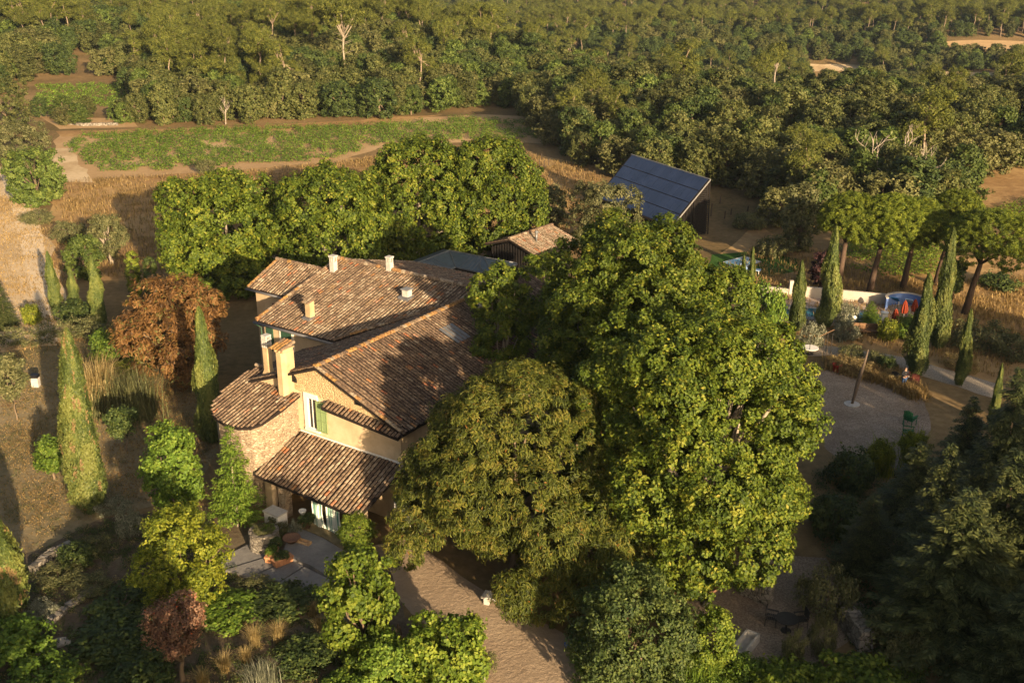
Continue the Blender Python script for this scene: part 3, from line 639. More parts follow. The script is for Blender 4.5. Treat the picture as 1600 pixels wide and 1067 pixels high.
for i in range(1,9): x=-12.1+i*.45; seam((x-(0 if x>-10.4 else 0),31.1,3.91),(min(x,-10.4) if x<-10.4 else -10.4+(x+10.4)*.2,32.95 if x<-10.4 else 32.7-(x+10.4)*.6,4.54-(0 if x<-10.4 else (x+10.4)*.22)))
for p,q in ((A,B),(B,Cc),(B,i1),(Cc,i2),(Cc,o2)): m.tube([Vector(p)+Vector((0,0,.04)),Vector(q)+Vector((0,0,.04))],.06,6)
m.build("roof_seam",M_ZINC,rf)
m=MB(); m.tube([Vector(i0)-Vector((0,0,.05)),Vector(i1)-Vector((0,0,.05)),Vector(i2)-Vector((0,0,.05)),Vector(o2)-Vector((0,0,.05))],.07,6); m.build("gutter",M_ZINC,pav)
m=MB(); m.box(-15.8,-12.7,21.7,34.4,0,3.85); m.box(-12.7,-8.8,31.8,34.4,0,3.85); m.build("wall",M_WOODD,pav)
for x in (-12.2,-11.0,-9.6): m=MB(); m.box(x,x+.75,31.72,31.8,.2,3.3); m.build("door_panel",M_WOOD,pav)
for y in (24,26.5,29): m=MB(); m.box(-12.7,-12.63,y,y+1.0,.3,3.2); m.build("door_panel",M_WOOD,pav)
m=MB(); m.box(-10.2,-9.7,31.72,31.79,1.6,3.0); m.build("window",M_GLASS,pav)

# timber barn with solar roof
bR1=P(1107,281,6.0); bR0=P(988,243,6.0); bl=float(np.linalg.norm(bR0-bR1)); bd=unit(bR0-bR1); bang=math.atan2(bd[1],bd[0])+math.pi/2   # local -y.. roof falls along +x
barn=thing("barn","tall slatted timber barn roofed with dark blue solar panels at the wood edge","barn",(bR1[0],bR1[1],0),math.atan2(bd[1],bd[0])-math.pi/2)
# local: y runs along the ridge away, x>0 to the right of it; camera side falls to -x
T=4.7; m=slab([(0,-.3,6.0),(0,bl+.3,6.0),(-T,bl+.3,6.0-T*.98),(-T,-.3,6.0-T*.98)],.16); m.build("roof",M_WOODD,barn)
M_SOLAR=MT("solar_glass",.32,.4); _n=M_SOLAR.noise(.4,2); M_SOLAR.col(M_SOLAR.ramp(_n,[(.3,(.018,.028,.065)),(.7,(.028,.042,.095))])); M_SOLAR=M_SOLAR.m
rows=4; gl=T*1.4/rows
for r_ in range(rows):
    t0=(r_+.03)/rows*T; t1=(r_+.97)/rows*T; m=MB(); nn=14
    for k in range(nn):
        y0=k*bl/nn+.015; y1=(k+1)*bl/nn-.015; vs=[(-t0,y0,6.05-t0*.98),(-t0,y1,6.05-t0*.98),(-t1,y1,6.05-t1*.98),(-t1,y0,6.05-t1*.98)]
        s_=slab(vs,.04); m.add([(x+.04*.7*-1,y,z+.03) for x,y,z in s_.v],s_.f)
    m.build("solar_panel_row",M_SOLAR,barn)
m=MB(); 
for i in range(24):                                  # gable boards, spaced
    x=-.12-i*.185; h=6.0+x*.98-.2
    if h>.25: m.box(x-.055,x+.045,-.05,.0,0,h)
m.build("gable_boards",M_BLACKW,barn)
m=MB()
for i in range(26): z=.3+i*.21; xx=-min(1.7,max(.1,(6-z)/.98-.1)); m.box(xx,.12,-.12,-.07,z,z+.09)
for a,b in (((-.1,-.16,5.9),(-4.6,-.16,1.5)),((.1,-.16,5.9),(.25,-.16,0)),((-1.8,-.16,4.1),(-1.8,-.16,0)),((-4.3,-.16,1.7),(-4.3,-.16,0)),((-1.8,-.16,.2),(-.1,-.16,3.6))): m.tube([a,b],.09,4)
m.build("gable_frame",M_BLACKW,barn)
m=MB(); m.box(-.05,.1,0,bl,0,5.9); m.box(-4.25,-4.2,0,bl,0,1.7); m.box(-4.2,0,bl-.1,bl,0,1.6); m.build("wall",M_BLACKW,barn)
m=MB(); m.tube([(0,-.32,6.04),(-T,-.32,6.04-T*.98)],.06,5); m.tube([(0.03,-.3,6.08),(.03,bl+.3,6.08)],.06,5); m.build("roof_edge",M_GREY,barn)

# small tiled outbuilding
oa=P(798,374,5.2); ob=P(861,353,5.2); ol=float(np.linalg.norm(ob-oa)); od=unit(ob-oa)
out=thing("outbuilding","small dark boarded shed with a worn red tile gable roof behind the big plane tree","shed",(oa[0],oa[1],0),math.atan2(od[1],od[0])-math.pi/2)
sw=2.8
tiled(out,ccw([(0,-.2),(sw,-.2),(sw,ol+.2),(0,ol+.2)]),(5.2,-.32,0),(1,0),51,pal=(.62,.12)); tiled(out,ccw([(0,-.2),(-sw,-.2),(-sw,ol+.2),(0,ol+.2)]),(5.2,.32,0),(-1,0),52,pal=(.35,.15))
ridgecaps(out,(0,-.2,5.3),(0,ol+.2,5.3),53,.16,lich=.0)
m=MB(); m.extr([(-sw+.4,0),(sw-.4,0),(sw-.4,4.0),(0,5.0),(-sw+.4,4.0)],.15,ol-.1,'y'); m.build("wall",M_BLACKW,out)
m=MB()
for i in range(20): x=-sw+.5+i*.31; m.box(x,x+.14,.06,.14,0,4.9-abs(x)*.32)
m.build("gable_boards",M_BLACKW,out)
m=MB(); m.tube([(1.3,ol*.35,4.7),(1.3,ol*.35,5.6)],.10,8); m.lathe(1.3,ol*.35,[(.2,5.6),(.2,5.68),(.02,5.8)],10); m.build("flue_pipe",M_ZINC,out,True)
# aerial
a=P(793,400); h=HT(a,343); an=thing("aerial","thin metal television aerial on a mast beside the boarded shed","aerial",tuple(a))
m=MB(); m.tube([(0,0,0),(0,0,h)],.035,5); m.build("mast",M_ZINC,an); m=MB(); m.tube([(-1.1,0,h-.6),(.3,0,h-.5)],.02,4)
for i in range(6): m.tube([(-1.0+i*.22,-.25,h-.6+i*.015),(-1.0+i*.22,.25,h-.6+i*.015)],.012,4)
m.build("antenna",M_ZINC,an)
# ------------------------------------------------------------------ trees near the house
def bigtree(name,label,base,blobs,mat,nc,per,cr,L,W,seed,tr=.35,bark=None,limbs=8,**kw):
    cm=crown("crown",mat,blobs,nc,per,cr,L,W,seed,**kw)
    h=max(b[2] for b in blobs); tm=trunk("trunk",bark or BPALE,h,tr,blob_limbs(blobs,limbs,seed),seed,h*.32)
    return tree_obj(name,label,"tree",base,cm,tm)
g=np.random.default_rng
PK=dict(rr=(.22,.40))
bigtree("plane_tree","huge lit plane tree filling the middle right, front one with boughs down to the gravel",(9.1,49.0,0),dome(0,0,1.2,14.2,6.5,g(1),48,(.17,.34),8.0,1.9),LM['plane'],3700,66,.40,.19,.12,101,.45,zmin=.9)
bigtree("plane_tree","tall plane tree behind the right end of the farmhouse roof, left of the huge one",(7.0,60.5,0),dome(0,0,2,15.9,6.1,g(2),40,(.18,.36)),LM['plane'],2800,60,.40,.20,.125,102,.42)
bigtree("plane_tree","plane tree at the back right of the big clump, nearest the pool garden",(9.7,61.0,0),dome(0,0,2,13.4,5.2,g(3),40,(.18,.36)),LM['plane'],2700,60,.40,.20,.125,103,.42)
bigtree("plane_tree","slim young plane tree growing against the roof between house and big planes",(-.6,64.5,0),dome(0,0,4.5,12.4,2.1,g(4),16,(.28,.5)),LM['plane'],420,50,.38,.22,.145,104,.14)
bigtree("horse_chestnut","broad dark horse chestnut with drooping rusty-tipped leaves beside the driveway",(.3,49.8,0),dome(0,0,.6,11.4,6.9,g(5),60,(.14,.25),6.8,2.2,1)+dome(3.4,-2.4,.5,6.0,3.9,g(55),26,(.18,.32)),LM['chest'],3300,64,.40,.26,.065,105,.4,BARK,palm=1,droop=.7,flatn=.6,bend=.35,zmin=.5)
bigtree("horse_chestnut","rust-brown horse chestnut with withered leaves beside the back lawn",P(285,600),dome(0,0,1.0,8.0,4.0,g(6),30,(.18,.32),None,2.2),LM['brown'],620,44,.5,.36,.13,106,.28,BARK,palm=1,droop=.6,flatn=.6,limbs=14,depth=.35)
for i,(lab,x,y,z1,r,k) in enumerate((("left block of the clipped plane trees behind the brown chestnut",-26.2,96,10.7,5.9,40),
    ("second plane from the left behind the farmhouse annex, in the clipped group",-16.2,95,11.5,5.9,40),
    ("third clipped plane tree behind the farmhouse, over the grey metal roof",-9.0,101,13.0,6.0,40),
    ("rightmost clipped plane tree behind the farmhouse, next to the boarded shed",-2.2,102.5,12.8,5.6,40))):
    bigtree("plane_tree",lab,(x,y,0),dome(0,0,.5,z1,r,g(20+i),k,(.2,.34),None,(2.6,2.0,1.9,1.8)[i]),LM['plane'],1700,42,.5,.28,.19,120+i,.35,limbs=4,zmin=.4)
def small(name,label,px,py,topy,wpx,mat,seed,nc=260,per=40,L=.22,W=.14,z0f=.12,cr=.35,k=14,bark=None,tr=.12,dx=0,**kw):
    p=P(px,py); h=HT(p,topy)-cr*.5; r=wpx/PXM(p)/2*.92
    rng=g(seed); bl=dome(dx,0,h*z0f,h,r,rng,k+8,(.22,.42),None,2.3)
    return bigtree(name,label,p,bl,mat,nc,per,cr,L,W,seed,tr,bark or BARK,6,**kw)
small("mulberry_tree","bright green mulberry tree in front of the porch, left of the driveway",570,1042,855,130,LM['bright'],201,330,44,.20,.15,.05,.36,tr=.12)
small("locust_tree","golden yellow-green tree leaning over the left end of the stone steps",292,945,795,172,LM['gold'],202,430,44,.17,.10,.05,.36,18,scatter=.9)
MB().tube([P(368,912),P(352,893,.6),P(330,880,1.5)],[.16,.13,.06],7)
small("shade_tree","leafy green tree left of the round stone tower",275,800,662,108,LM['vine'],203,330,42,.20,.13,.03)
small("plum_tree","small red-leaved plum tree on a pale trunk in the front garden",286,1064,936,108,LM['red'],204,200,44,.12,.08,.46,.30,9,BARK,.13)
small("purple_plum","dark purple plum tree left of the tall cypress by the pool wall",1283,452,392,46,LM['purple'],205,110,26,.3,.2,.1)
small("round_tree","small dark round-headed tree behind the cypresses on the right",1484,492,408,36,LM['dark'],206,110,28,.3,.18,.45)
small("young_tree","young light green tree on a thin pole trunk at the left edge of the lawn",27,656,552,50,LM['olive'],207,110,30,.2,.12,.35,tr=.06)
small("lollipop_tree","small round-headed tree on a straight trunk in the middle of the lawn",199,705,634,52,LM['dark'],208,110,34,.18,.12,.45,tr=.07)
small("lollipop_tree","small green tree with a white-wrapped trunk beside the tall brown-flecked cypress",85,750,682,46,LM['vine'],209,110,34,.18,.12,.25,tr=.09)
small("olive_tree","grey-green round tree with pale branches on the edge of the dry meadow",175,412,334,64,LM['olive'],210,230,30,.26,.10,.22,.4,bark=BPALE,tr=.2)
small("bush_tree","low yellow-green tree left of the grey-green olive tree",136,436,366,66,LM['oak3'],211,180,30,.26,.16,.0,.4)
small("holm_oak","dark green round oak beside the sandy track at the left edge",60,318,232,104,LM['oak3'],212,330,34,.34,.22,.02,.5)
small("willow_tree","pale grey-green tree behind the dark oak at the left edge",35,262,188,96,LM['olive'],213,300,34,.34,.14,.02,.5)
small("willow_tree","pale tree furthest left above the sandy track",12,205,118,90,LM['oak'],214,260,30,.36,.2,.02,.5)
small("holm_oak","big olive bush in front of the solar barn",945,386,284,128,LM['olive'],215,420,36,.30,.15,.02,.5,20)
small("oak_shrub","yellowish bush left of the solar barn, at the meadow edge",862,352,289,60,LM['olive'],216,160,30,.3,.16,.02,.45)
small("holm_oak","pale olive-green oak left of the stone pines",1247,392,284,66,LM['olive'],217,260,34,.32,.16,.02,.5)
small("bay_tree","large dark olive-green evergreen shrub right of the driveway",985,1075,900,206,LM['dark'],218,620,50,.17,.10,.02,.36,24,scatter=.9)
small("lilac_bush","bright round green bush right of the big evergreen shrub",1112,1050,948,78,LM['bright'],219,200,44,.13,.09,.02,.28)
small("tamarisk","feathery yellow-green shrub tree at the porch corner",560,866,800,62,LM['bright'],220,160,44,.16,.05,.2,.3)
small("vine_shrub","green climbing shrub with yellowing leaves on the stick fence by the driveway",700,1085,966,150,LM['bright'],221,360,40,.19,.15,.02,.34,18)
small("honeysuckle","dark green shrub left of the stick fence",610,1085,1000,96,LM['vine'],222,220,40,.17,.11,.02,.3)
# cypresses
CY=[("c1",143,800,518,35,"tall cypress flecked with brown at the left of the lawn",1),("",333,692,485,23,"dark cypress standing left of the farmhouse annex",0),("",88,486,395,12,"leftmost of the three cypresses on the edge of the dry meadow",0),
("",118,482,419,10,"smallest and middle of the three cypresses on the edge of the dry meadow",0),("",158,512,402,15,"rightmost of the three cypresses on the edge of the dry meadow, with a bulging side",0),
("",1290,512,357,19,"cypress beside the purple plum, with a bushy foot, in front of the long white wall",0),("",1243,518,410,14,"cypress at the left end of the long white pool wall",0),("",1430,588,432,21,"broad dark cypress behind the standing person",0),
("",1463,545,361,17,"tallest cypress on the right, rising beside the broad one",0),("",1499,602,486,12,"slim cypress right of the pale road, above the firs",0),("",1157,474,400,8,"thin cypress beside the small blue pool, left one of the pair",0),("",1170,474,388,8,"thin cypress beside the small blue pool, right one of the pair",0),
("",1549,668,570,9,"slim sunlit cypress top among the dark firs",0),("",10,965,788,46,"cypress cut off by the left edge near the bottom",1)]
CYP=[mk_cyp(31,8,1.0,17000,.26),mk_cyp(32,8,1.0,17000,.26,.42)]
for i,(k,x,y,ty,hw,lab,br) in enumerate(CY):
    p=P(x,y); h=HT(p,ty); r=hw/PXM(p)*.76
    cm=shear(mk_cyp(40+i,h,r,38000,.22,.32,.75),.015) if br else CYP[i%2]
    sc=(1,1,1) if br else (r,r,h/8)
    tree_obj("cypress",lab,"cypress",p,cm,straight(h*.7 if br else 5.6,.14),sc,i*1.7,"cypresses")
def topiary(px,py,ty,hw,lab,seed):
    p=P(px,py);h=HT(p,ty);r=hw/PXM(p); bl=[(0,0,h*.22,r,r,h*.22),(0,0,h*.5,r,r,h*.26),(0,0,h*.78,r*.95,r*.95,h*.22)]
    tree_obj("topiary",lab,"clipped shrub",p,crown("crown",LM['stone'] if seed==1 else LM['dark'],bl,170,40,.2,.13,.08,300+seed,scatter=.5,depth=.06),straight(h*.7,.08))
small("plane_sapling","young plane sapling in front of the boarded shed",846,502,396,66,LM['plane'],230,150,46,.22,.14,.2,.36)
topiary(213,462,393,11,"clipped green column shrub with a rounded top, catching the sun",1); topiary(240,470,402,10,"clipped dark column shrub in shadow, right of the sunlit one",2)
# umbrella pines
def stonepine(px,py,ctop,cpx,wpx,lab,seed,thick=.42,dx=None,lit=1):
    p=P(px,py); h=HT(p,ctop+4); r=wpx/PXM(p)/2*1.1; rng=g(seed); ox=(cpx-px)/PXM(p); t=h*thick*.72; bl=[(ox,0,h-t*.5,r*.72,r*.72,t*.40)]
    for i in range(84):
        q=r*math.sqrt((i+.5)/84); a=i*2.39996; zt=h-t*.50*(q/r)**3; hz=rng.uniform(.6,1.0)
        bl.append((ox+q*.93*math.cos(a),q*.93*math.sin(a),zt-hz,r*rng.uniform(.11,.17),r*rng.uniform(.11,.17),hz))
        if q>r*.5: bl.append((ox+q*.84*math.cos(a+.3),q*.84*math.sin(a+.3),zt-hz-t*rng.uniform(.05,.3),r*.2,r*.2,hz*.8))
    cm=crown("crown",LM['stone'],bl,1700,34,.24,.28,.05,seed,flatn=1.0,scatter=1.0,depth=.2,inside=.75)
    h0=h-t*.95; rr=random.Random(seed); m=MB(); m.tube([(0,0,-.2),(ox*.2,0,h0*.4),(ox*.45,0,h0*.8)],[.34,.26,.2],9)
    for k in range(11):
        a=k*.571+rr.random(); e=(ox+math.cos(a)*r*.62,math.sin(a)*r*.62,h-t*.75); b=(ox*.45,0,h0*.8); md=(b[0]+(e[0]-b[0])*.45,e[1]*.45,b[2]+(e[2]-b[2])*.6)
        m.tube([b,md,e],[.12,.08,.03],5); m.tube([md,(md[0]+math.cos(a+.6)*r*.3,md[1]+math.sin(a+.6)*r*.3,h-t*.7)],[.05,.02],4)
    return tree_obj("stone_pine",lab,"umbrella pine",p,cm,m.mesh("trunk",BPINE,True),1,0,"umbrella pines in the pool garden")
stonepine(1309,452,298,1318,92,"leftmost umbrella pine, its crown mostly in shade",401,.55); stonepine(1358,458,300,1378,104,"second umbrella pine from the left, forked trunk behind the white wall",402,.62)
stonepine(1410,452,306,1424,76,"third umbrella pine with a slender leaning trunk",403,.6); stonepine(1462,445,292,1480,80,"highest umbrella pine, fourth from the left",404,.7); stonepine(1507,490,327,1535,138,"rightmost umbrella pine with the widest crown",405,.55)
# firs and cedars in the dark right corner
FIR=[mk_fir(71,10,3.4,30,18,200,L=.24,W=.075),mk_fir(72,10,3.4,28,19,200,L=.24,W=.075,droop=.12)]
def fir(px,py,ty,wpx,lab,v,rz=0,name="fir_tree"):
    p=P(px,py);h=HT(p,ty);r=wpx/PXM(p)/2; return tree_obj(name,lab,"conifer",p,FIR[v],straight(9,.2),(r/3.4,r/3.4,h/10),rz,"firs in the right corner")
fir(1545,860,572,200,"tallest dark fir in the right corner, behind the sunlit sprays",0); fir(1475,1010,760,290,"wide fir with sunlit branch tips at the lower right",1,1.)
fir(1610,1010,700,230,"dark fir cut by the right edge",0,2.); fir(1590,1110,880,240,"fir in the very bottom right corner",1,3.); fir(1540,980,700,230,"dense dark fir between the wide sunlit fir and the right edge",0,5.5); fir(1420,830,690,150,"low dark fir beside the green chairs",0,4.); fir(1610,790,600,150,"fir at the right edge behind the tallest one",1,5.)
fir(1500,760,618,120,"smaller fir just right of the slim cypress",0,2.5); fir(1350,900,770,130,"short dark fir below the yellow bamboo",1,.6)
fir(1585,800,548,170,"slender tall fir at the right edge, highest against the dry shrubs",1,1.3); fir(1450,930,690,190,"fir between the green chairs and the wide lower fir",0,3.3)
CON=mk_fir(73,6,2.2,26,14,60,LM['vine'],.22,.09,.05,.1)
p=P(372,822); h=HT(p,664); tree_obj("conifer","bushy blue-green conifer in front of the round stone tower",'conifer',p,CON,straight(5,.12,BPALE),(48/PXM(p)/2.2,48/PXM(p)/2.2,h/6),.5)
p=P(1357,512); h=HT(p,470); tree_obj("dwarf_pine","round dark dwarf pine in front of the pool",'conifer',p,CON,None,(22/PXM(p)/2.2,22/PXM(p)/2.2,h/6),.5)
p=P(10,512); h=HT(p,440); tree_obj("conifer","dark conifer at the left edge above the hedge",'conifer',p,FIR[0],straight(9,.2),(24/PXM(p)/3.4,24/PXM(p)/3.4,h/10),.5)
# unseen trees added outside the picture to keep the garden in shade
rr=random.Random(9)
for i,(x,y,h) in enumerate(((-15,18.5,11.5),(-21,20,12.5),(-8.6,25,8.5),(-29,24,12),(24,30,9),(29,24,12),(37,30,13),(43,36,13),(26,18,11),(50,44,13),(56,52,14),(-34,36,7))):
    t=thing("oak_tree","unseen oak outside the picture, shading the garden","oak tree",(x,y,0),rr.uniform(0,6),"unseen oaks shading the garden",(h/7.6*1.1,h/7.6*1.1,h/7.6)); link("crown",OAK[i%4][0],t); link("trunk",OAK[i%4][1],t)

# ------------------------------------------------------------------ the wood
def inpoly(x,y,poly):
    c=False;n=len(poly)
    for i in range(n):
        x1,y1=poly[i];x2,y2=poly[(i+1)%n]
        if (y1>y)!=(y2>y) and x<(x2-x1)*(y-y1)/(y2-y1)+x1: c=not c
    return c
LOW=[(-200,150),(0,150),(50,125),(58,192),(110,196),(200,196),(330,197),(420,192),(600,184),(660,180),(740,170),(800,172),(850,215),(905,262),(960,292),(1110,300),(1160,305),(1205,345),(1255,372),(1300,362),(1480,345),(1532,275),(1570,262),(1900,262)]
CLEAR=[[(52,120),(205,124),(205,180),(55,180)],[(140,58),(182,58),(190,90),(150,90)],[(1470,60),(1700,62),(1700,98),(1475,94)],[(1262,98),(1352,100),(1352,138),(1262,138)],[(1566,190),(1700,196),(1700,232),(1566,226)],[(1455,112),(1560,112),(1560,140),(1455,140)],[(90,88),(150,88),(150,118),(90,112)]]
rng=np.random.default_rng(77); cand=[]
Y=118.
while Y<830:
    stp=4.3+max(0,(Y-260))*.006; x=-min(.62*Y+8,690)
    while x<min(.62*Y+8,690):
        cx=x+rng.uniform(-.42,.42)*stp; cy=Y+rng.uniform(-.42,.42)*stp; cz=float(terr(cx,cy)); u,v=proj((cx,cy,cz))
        x+=stp
        if u<-110 or u>1710 or v<-60: continue
        far=v<75
        lim=np.interp(u,[a for a,b in LOW],[b for a,b in LOW])
        if v>lim or any(inpoly(u,v,c) for c in CLEAR): continue
        pn=.025
        if 180<u<1000 and v<110: pn=.17
        if u<140 and v<75: pn=.5
        if u>760 and v<60: pn=.45
        if 460<u<660 and v<75: pn=.55
        if 250<u<420 and 110<v<160: pn=.3
        kd='pine' if (rng.random()<pn and v<lim-14) else ('dark' if rng.random()<(.34 if far else .13) or (820<u<1320 and abs(v-(70+(u-820)*.13))<16) else 'oak')
        sc=rng.uniform(.58,.96)*(1.3 if kd=='pine' else 1.0); s=rng.uniform(1.0,1.35)*(.85 if kd=='pine' else 1)
        if 50<u<208 and v>160: sc*=.6; s*=1.2
        cand.append((cy,cx,cz,kd,sc,s,rng.uniform(0,6.28),u,v,int(rng.integers(0,12))))
    Y+=stp*.92
cand.sort()
REG=lambda u,v:("standing in the wood left of the vineyard" if u<430 else "standing in the wood behind the vineyard" if u<860 else "standing in the wood behind the solar barn" if u<1150 else "standing in the wood behind the umbrella pines")
LAB={'oak':("olive green oak ","oak tree"),'dark':("dark green evergreen oak ","oak tree"),'pine':("pale-trunked pine with an open yellow-green top ","pine tree")}
NM={'oak':'oak_tree','dark':'evergreen_oak','pine':'pine_tree'}
cnt={'oak':0,'dark':0,'pine':0}; lim={'oak':285,'dark':60,'pine':140}; rest=[]
PR={'oak':OAK,'dark':DOAK,'pine':PINE}
for c in cand:
    cy,cx,cz,kd,sc,s,rz,u,v,k=c
    if cnt[kd]<lim[kd]:
        cnt[kd]+=1; pr=PR[kd][k%len(PR[kd])]
        tree_obj(NM[kd],LAB[kd][0]+REG(u,v),LAB[kd][1],(cx,cy,cz),pr[0],pr[1],(sc*s,sc*s,sc),rz,LAB[kd][1]+"s "+REG(u,v))
    else: rest.append(c)
def far_wood(rows):
    """the far wood: one object whose geometry nodes put crowns of the same kinds on points"""
    V=np.array([(r[1],r[0],r[2]) for r in rows],np.float32); kinds=[('oak',i) for i in range(4)]+[('dark',0),('dark',1)]+[('pine',i) for i in range(3)]
    ix=np.array([kinds.index((r[3],r[9]%len(PR[r[3]]))) for r in rows],np.int32)
    me=D.meshes.new("far_woodland"); me.vertices.add(len(V)); me.vertices.foreach_set("co",V.ravel())
    a=me.attributes.new("kind_ix",'INT','POINT'); a.data.foreach_set("value",ix)
    a=me.attributes.new("sc",'FLOAT_VECTOR','POINT'); a.data.foreach_set("vector",np.array([(r[4]*r[5],r[4]*r[5],r[4]) for r in rows],np.float32).ravel())
    a=me.attributes.new("rt",'FLOAT_VECTOR','POINT'); a.data.foreach_set("vector",np.array([(0,0,r[6]) for r in rows],np.float32).ravel())
    o=D.objects.new("far_woodland",me); COL.objects.link(o)
    ng=D.node_groups.new("scatter",'GeometryNodeTree'); ng.interface.new_socket("Geometry",in_out='INPUT',socket_type='NodeSocketGeometry'); ng.interface.new_socket("Geometry",in_out='OUTPUT',socket_type='NodeSocketGeometry')
    N=ng.nodes; L=ng.links; gi=N.new("NodeGroupInput"); go=N.new("NodeGroupOutput"); jn=N.new("GeometryNodeJoinGeometry")
    def at(nm,ty): x=N.new("GeometryNodeInputNamedAttribute"); x.data_type=ty; x.inputs['Name'].default_value=nm; return x.outputs[0]
    ki=at("kind_ix",'INT'); sv=at("sc",'FLOAT_VECTOR'); rv=at("rt",'FLOAT_VECTOR'); e2r=N.new("FunctionNodeEulerToRotation"); L.new(rv,e2r.inputs[0])
    for j,(kd,i) in enumerate(kinds):
        for me_ in PR[kd][i][:(2 if kd=='pine' else 1)]:
            src=next(ob for ob in D.objects if ob.data==me_)
            oi=N.new("GeometryNodeObjectInfo"); oi.inputs['Object'].default_value=src; oi.transform_space='ORIGINAL'
            cmpn=N.new("FunctionNodeCompare"); cmpn.data_type='INT'; cmpn.operation='EQUAL'; L.new(ki,cmpn.inputs[2]); cmpn.inputs[3].default_value=j
            ip=N.new("GeometryNodeInstanceOnPoints"); L.new(gi.outputs[0],ip.inputs['Points']); L.new(cmpn.outputs[0],ip.inputs['Selection']); L.new(oi.outputs['Geometry'],ip.inputs['Instance']); L.new(e2r.outputs[0],ip.inputs['Rotation']); L.new(sv,ip.inputs['Scale']); L.new(ip.outputs[0],jn.inputs[0])
    L.new(jn.outputs[0],go.inputs[0]); md=o.modifiers.new("scatter",'NODES'); md.node_group=ng
    setp(o,"far wood of oaks and pines running up to the top of the picture","woodland",None,"stuff")
far_wood(rest)
print("FOREST",len(cand),cnt,len(rest))
def featpine(px,py,ty,wpx,lab,seed):
    p=P(px,py); z=float(terr(p[0],p[1])); p=P(px,py,z); h=HT(p,ty); r=wpx/PXM(p)/2; rng=g(seed); bl=[]
    for i in range(12):
        a=rng.uniform(0,6.28); q=r*.75*rng.random()**.5; bl.append((q*math.cos(a),q*math.sin(a),h*rng.uniform(.72,.93),r*.38,r*.38,h*.07))
    cm=crown("crown",LM['pine'],bl,330,16,.6,.5,.18,seed,flatn=.6,scatter=1.0)
    m=MB(); m.tube([(0,0,-.2),(-.3,0,h*.35),(-.1,0,h*.6)],[.19,.16,.12],8); rr=random.Random(seed)
    for b in bl: m.tube([(-.1,0,h*rr.uniform(.45,.6)),(b[0]*.6,b[1]*.6,b[2]*.88),(b[0],b[1],b[2])],[.15,.09,.03],5)
    for k in range(8): a=rr.uniform(0,6.28); z0=h*rr.uniform(.3,.55); m.tube([(-.2,0,z0),(math.cos(a)*r*.5,math.sin(a)*r*.5,z0+.6)],[.05,.015],4)
    tree_obj("pine_tree",lab,"pine tree",p,cm,m.mesh("trunk",BPALE,True))
featpine(541,122,-2,66,"tallest pale forked pine standing out of the wood behind the vineyard",501)
featpine(330,152,92,46,"yellow-green pine above bare pale trunks at the vineyard edge",502); featpine(1210,150,66,34,"round bright pine at the near edge of the dark far trees",503)
def dead(px,py,z,sc,lab,seed,lean=(1,0)):
    p=P(px,py,z); rr=random.Random(seed); m=MB()
    def br(a,d,L,r,dep):
        pts=[a]; d=Vector(d).normalized()
        for i in range(4): d=(d+Vector((rr.uniform(-.38,.38),rr.uniform(-.3,.3),rr.uniform(-.2,.38)))).normalized(); pts.append(pts[-1]+d*L/4)
        m.tube(pts,[r,r*.85,r*.7,r*.5,r*.3],6)
        if dep:
            for k in (2,3,4,4): br(pts[k],(d.x+rr.uniform(-1,1),d.y+rr.uniform(-.6,.6),d.z+rr.uniform(-.1,.9)),L*.62,r*.5,dep-1)
    m.tube([(0,0,-z),(.1,0,0)],[.055*sc,.05*sc],8)
    for dx,dz in lean: br(Vector((.1,0,0)),(dx,0,dz),sc,.040*sc,2)
    t=thing("dead_tree",lab,"dead tree",tuple(p)); m.build("trunk",BDEAD,t,True)
dead(1385,282,3.4,3.7,"bleached dead tree with bare twisted white branches above the umbrella pines",601,((-.6,.9),(.5,.8),(1.2,.5),(1.3,.1)))
dead(352,192,.3,2.3,"small bare pale dead tree at the edge of the vineyard",602,((.1,1),(-.4,1)))
# ------------------------------------------------------------------ vineyards, hedges and grasses
def leafstuff(name,label,cat,mat,C,rad,per,L,W,seed,kind="stuff",zs=.9,flatn=.5):
    rng=np.random.default_rng(seed); C=np.asarray(C); n=len(C); k=np.repeat(np.arange(n),per); m=len(k)
    off=unit(rng.normal(size=(m,3)))*(rng.random(m)**.45)[:,None]*rad; off[:,2]=np.abs(off[:,2])*zs
    V,F=leaves(C[k]+off,off+np.array([0,0,flatn*rad])+rng.normal(size=(m,3))*.35*rad,np.full(m,L),np.full(m,W),rng,None,.2)
    cv=rng.normal(.5,.14,n); o=link(name,npmesh(name,V,F,mat,np.clip(cv[k]+rng.normal(0,.2,m),0,1))); setp(o,label,cat,None,kind); return o
def field_pts(poly_px,step,row,ang,seed,gap=.12,jit=.25):
    rng=np.random.default_rng(seed); W=[P(*p)[:2] for p in poly_px]; c=np.mean(W,0); out=[]; R_=max(np.linalg.norm(w-c) for w in W)
    ca,sa=math.cos(ang),math.sin(ang)
    ph=rng.uniform(0,6,8)
    for i in range(int(-R_/row),int(R_/row)+1):
        for j in range(int(-R_/step),int(R_/step)+1):
            a=j*step;b=i*row; x=c[0]+a*ca-b*sa+rng.uniform(-jit,jit); y=c[1]+a*sa+b*ca+rng.uniform(-jit,jit)
            if inpoly(x,y,[tuple(w) for w in W]) and rng.random()>gap and (math.sin(x*.35+ph[0]+math.sin(y*.22)*2)+math.sin(y*.41+x*.13+ph[1]))>-1.72: out.append((x,y,0.15))
    return out
pv=field_pts([(105,232),(120,212),(330,203),(600,196),(720,186),(860,196),(862,216),(740,218),(600,226),(520,250),(330,262),(160,272)],1.0,2.2,.07,1,.10,.25)
leafstuff("vineyard","rows of leafy green vines across the sandy field","vines",LM['vine'],pv,.85,72,.24,.18,1,zs=1.1)
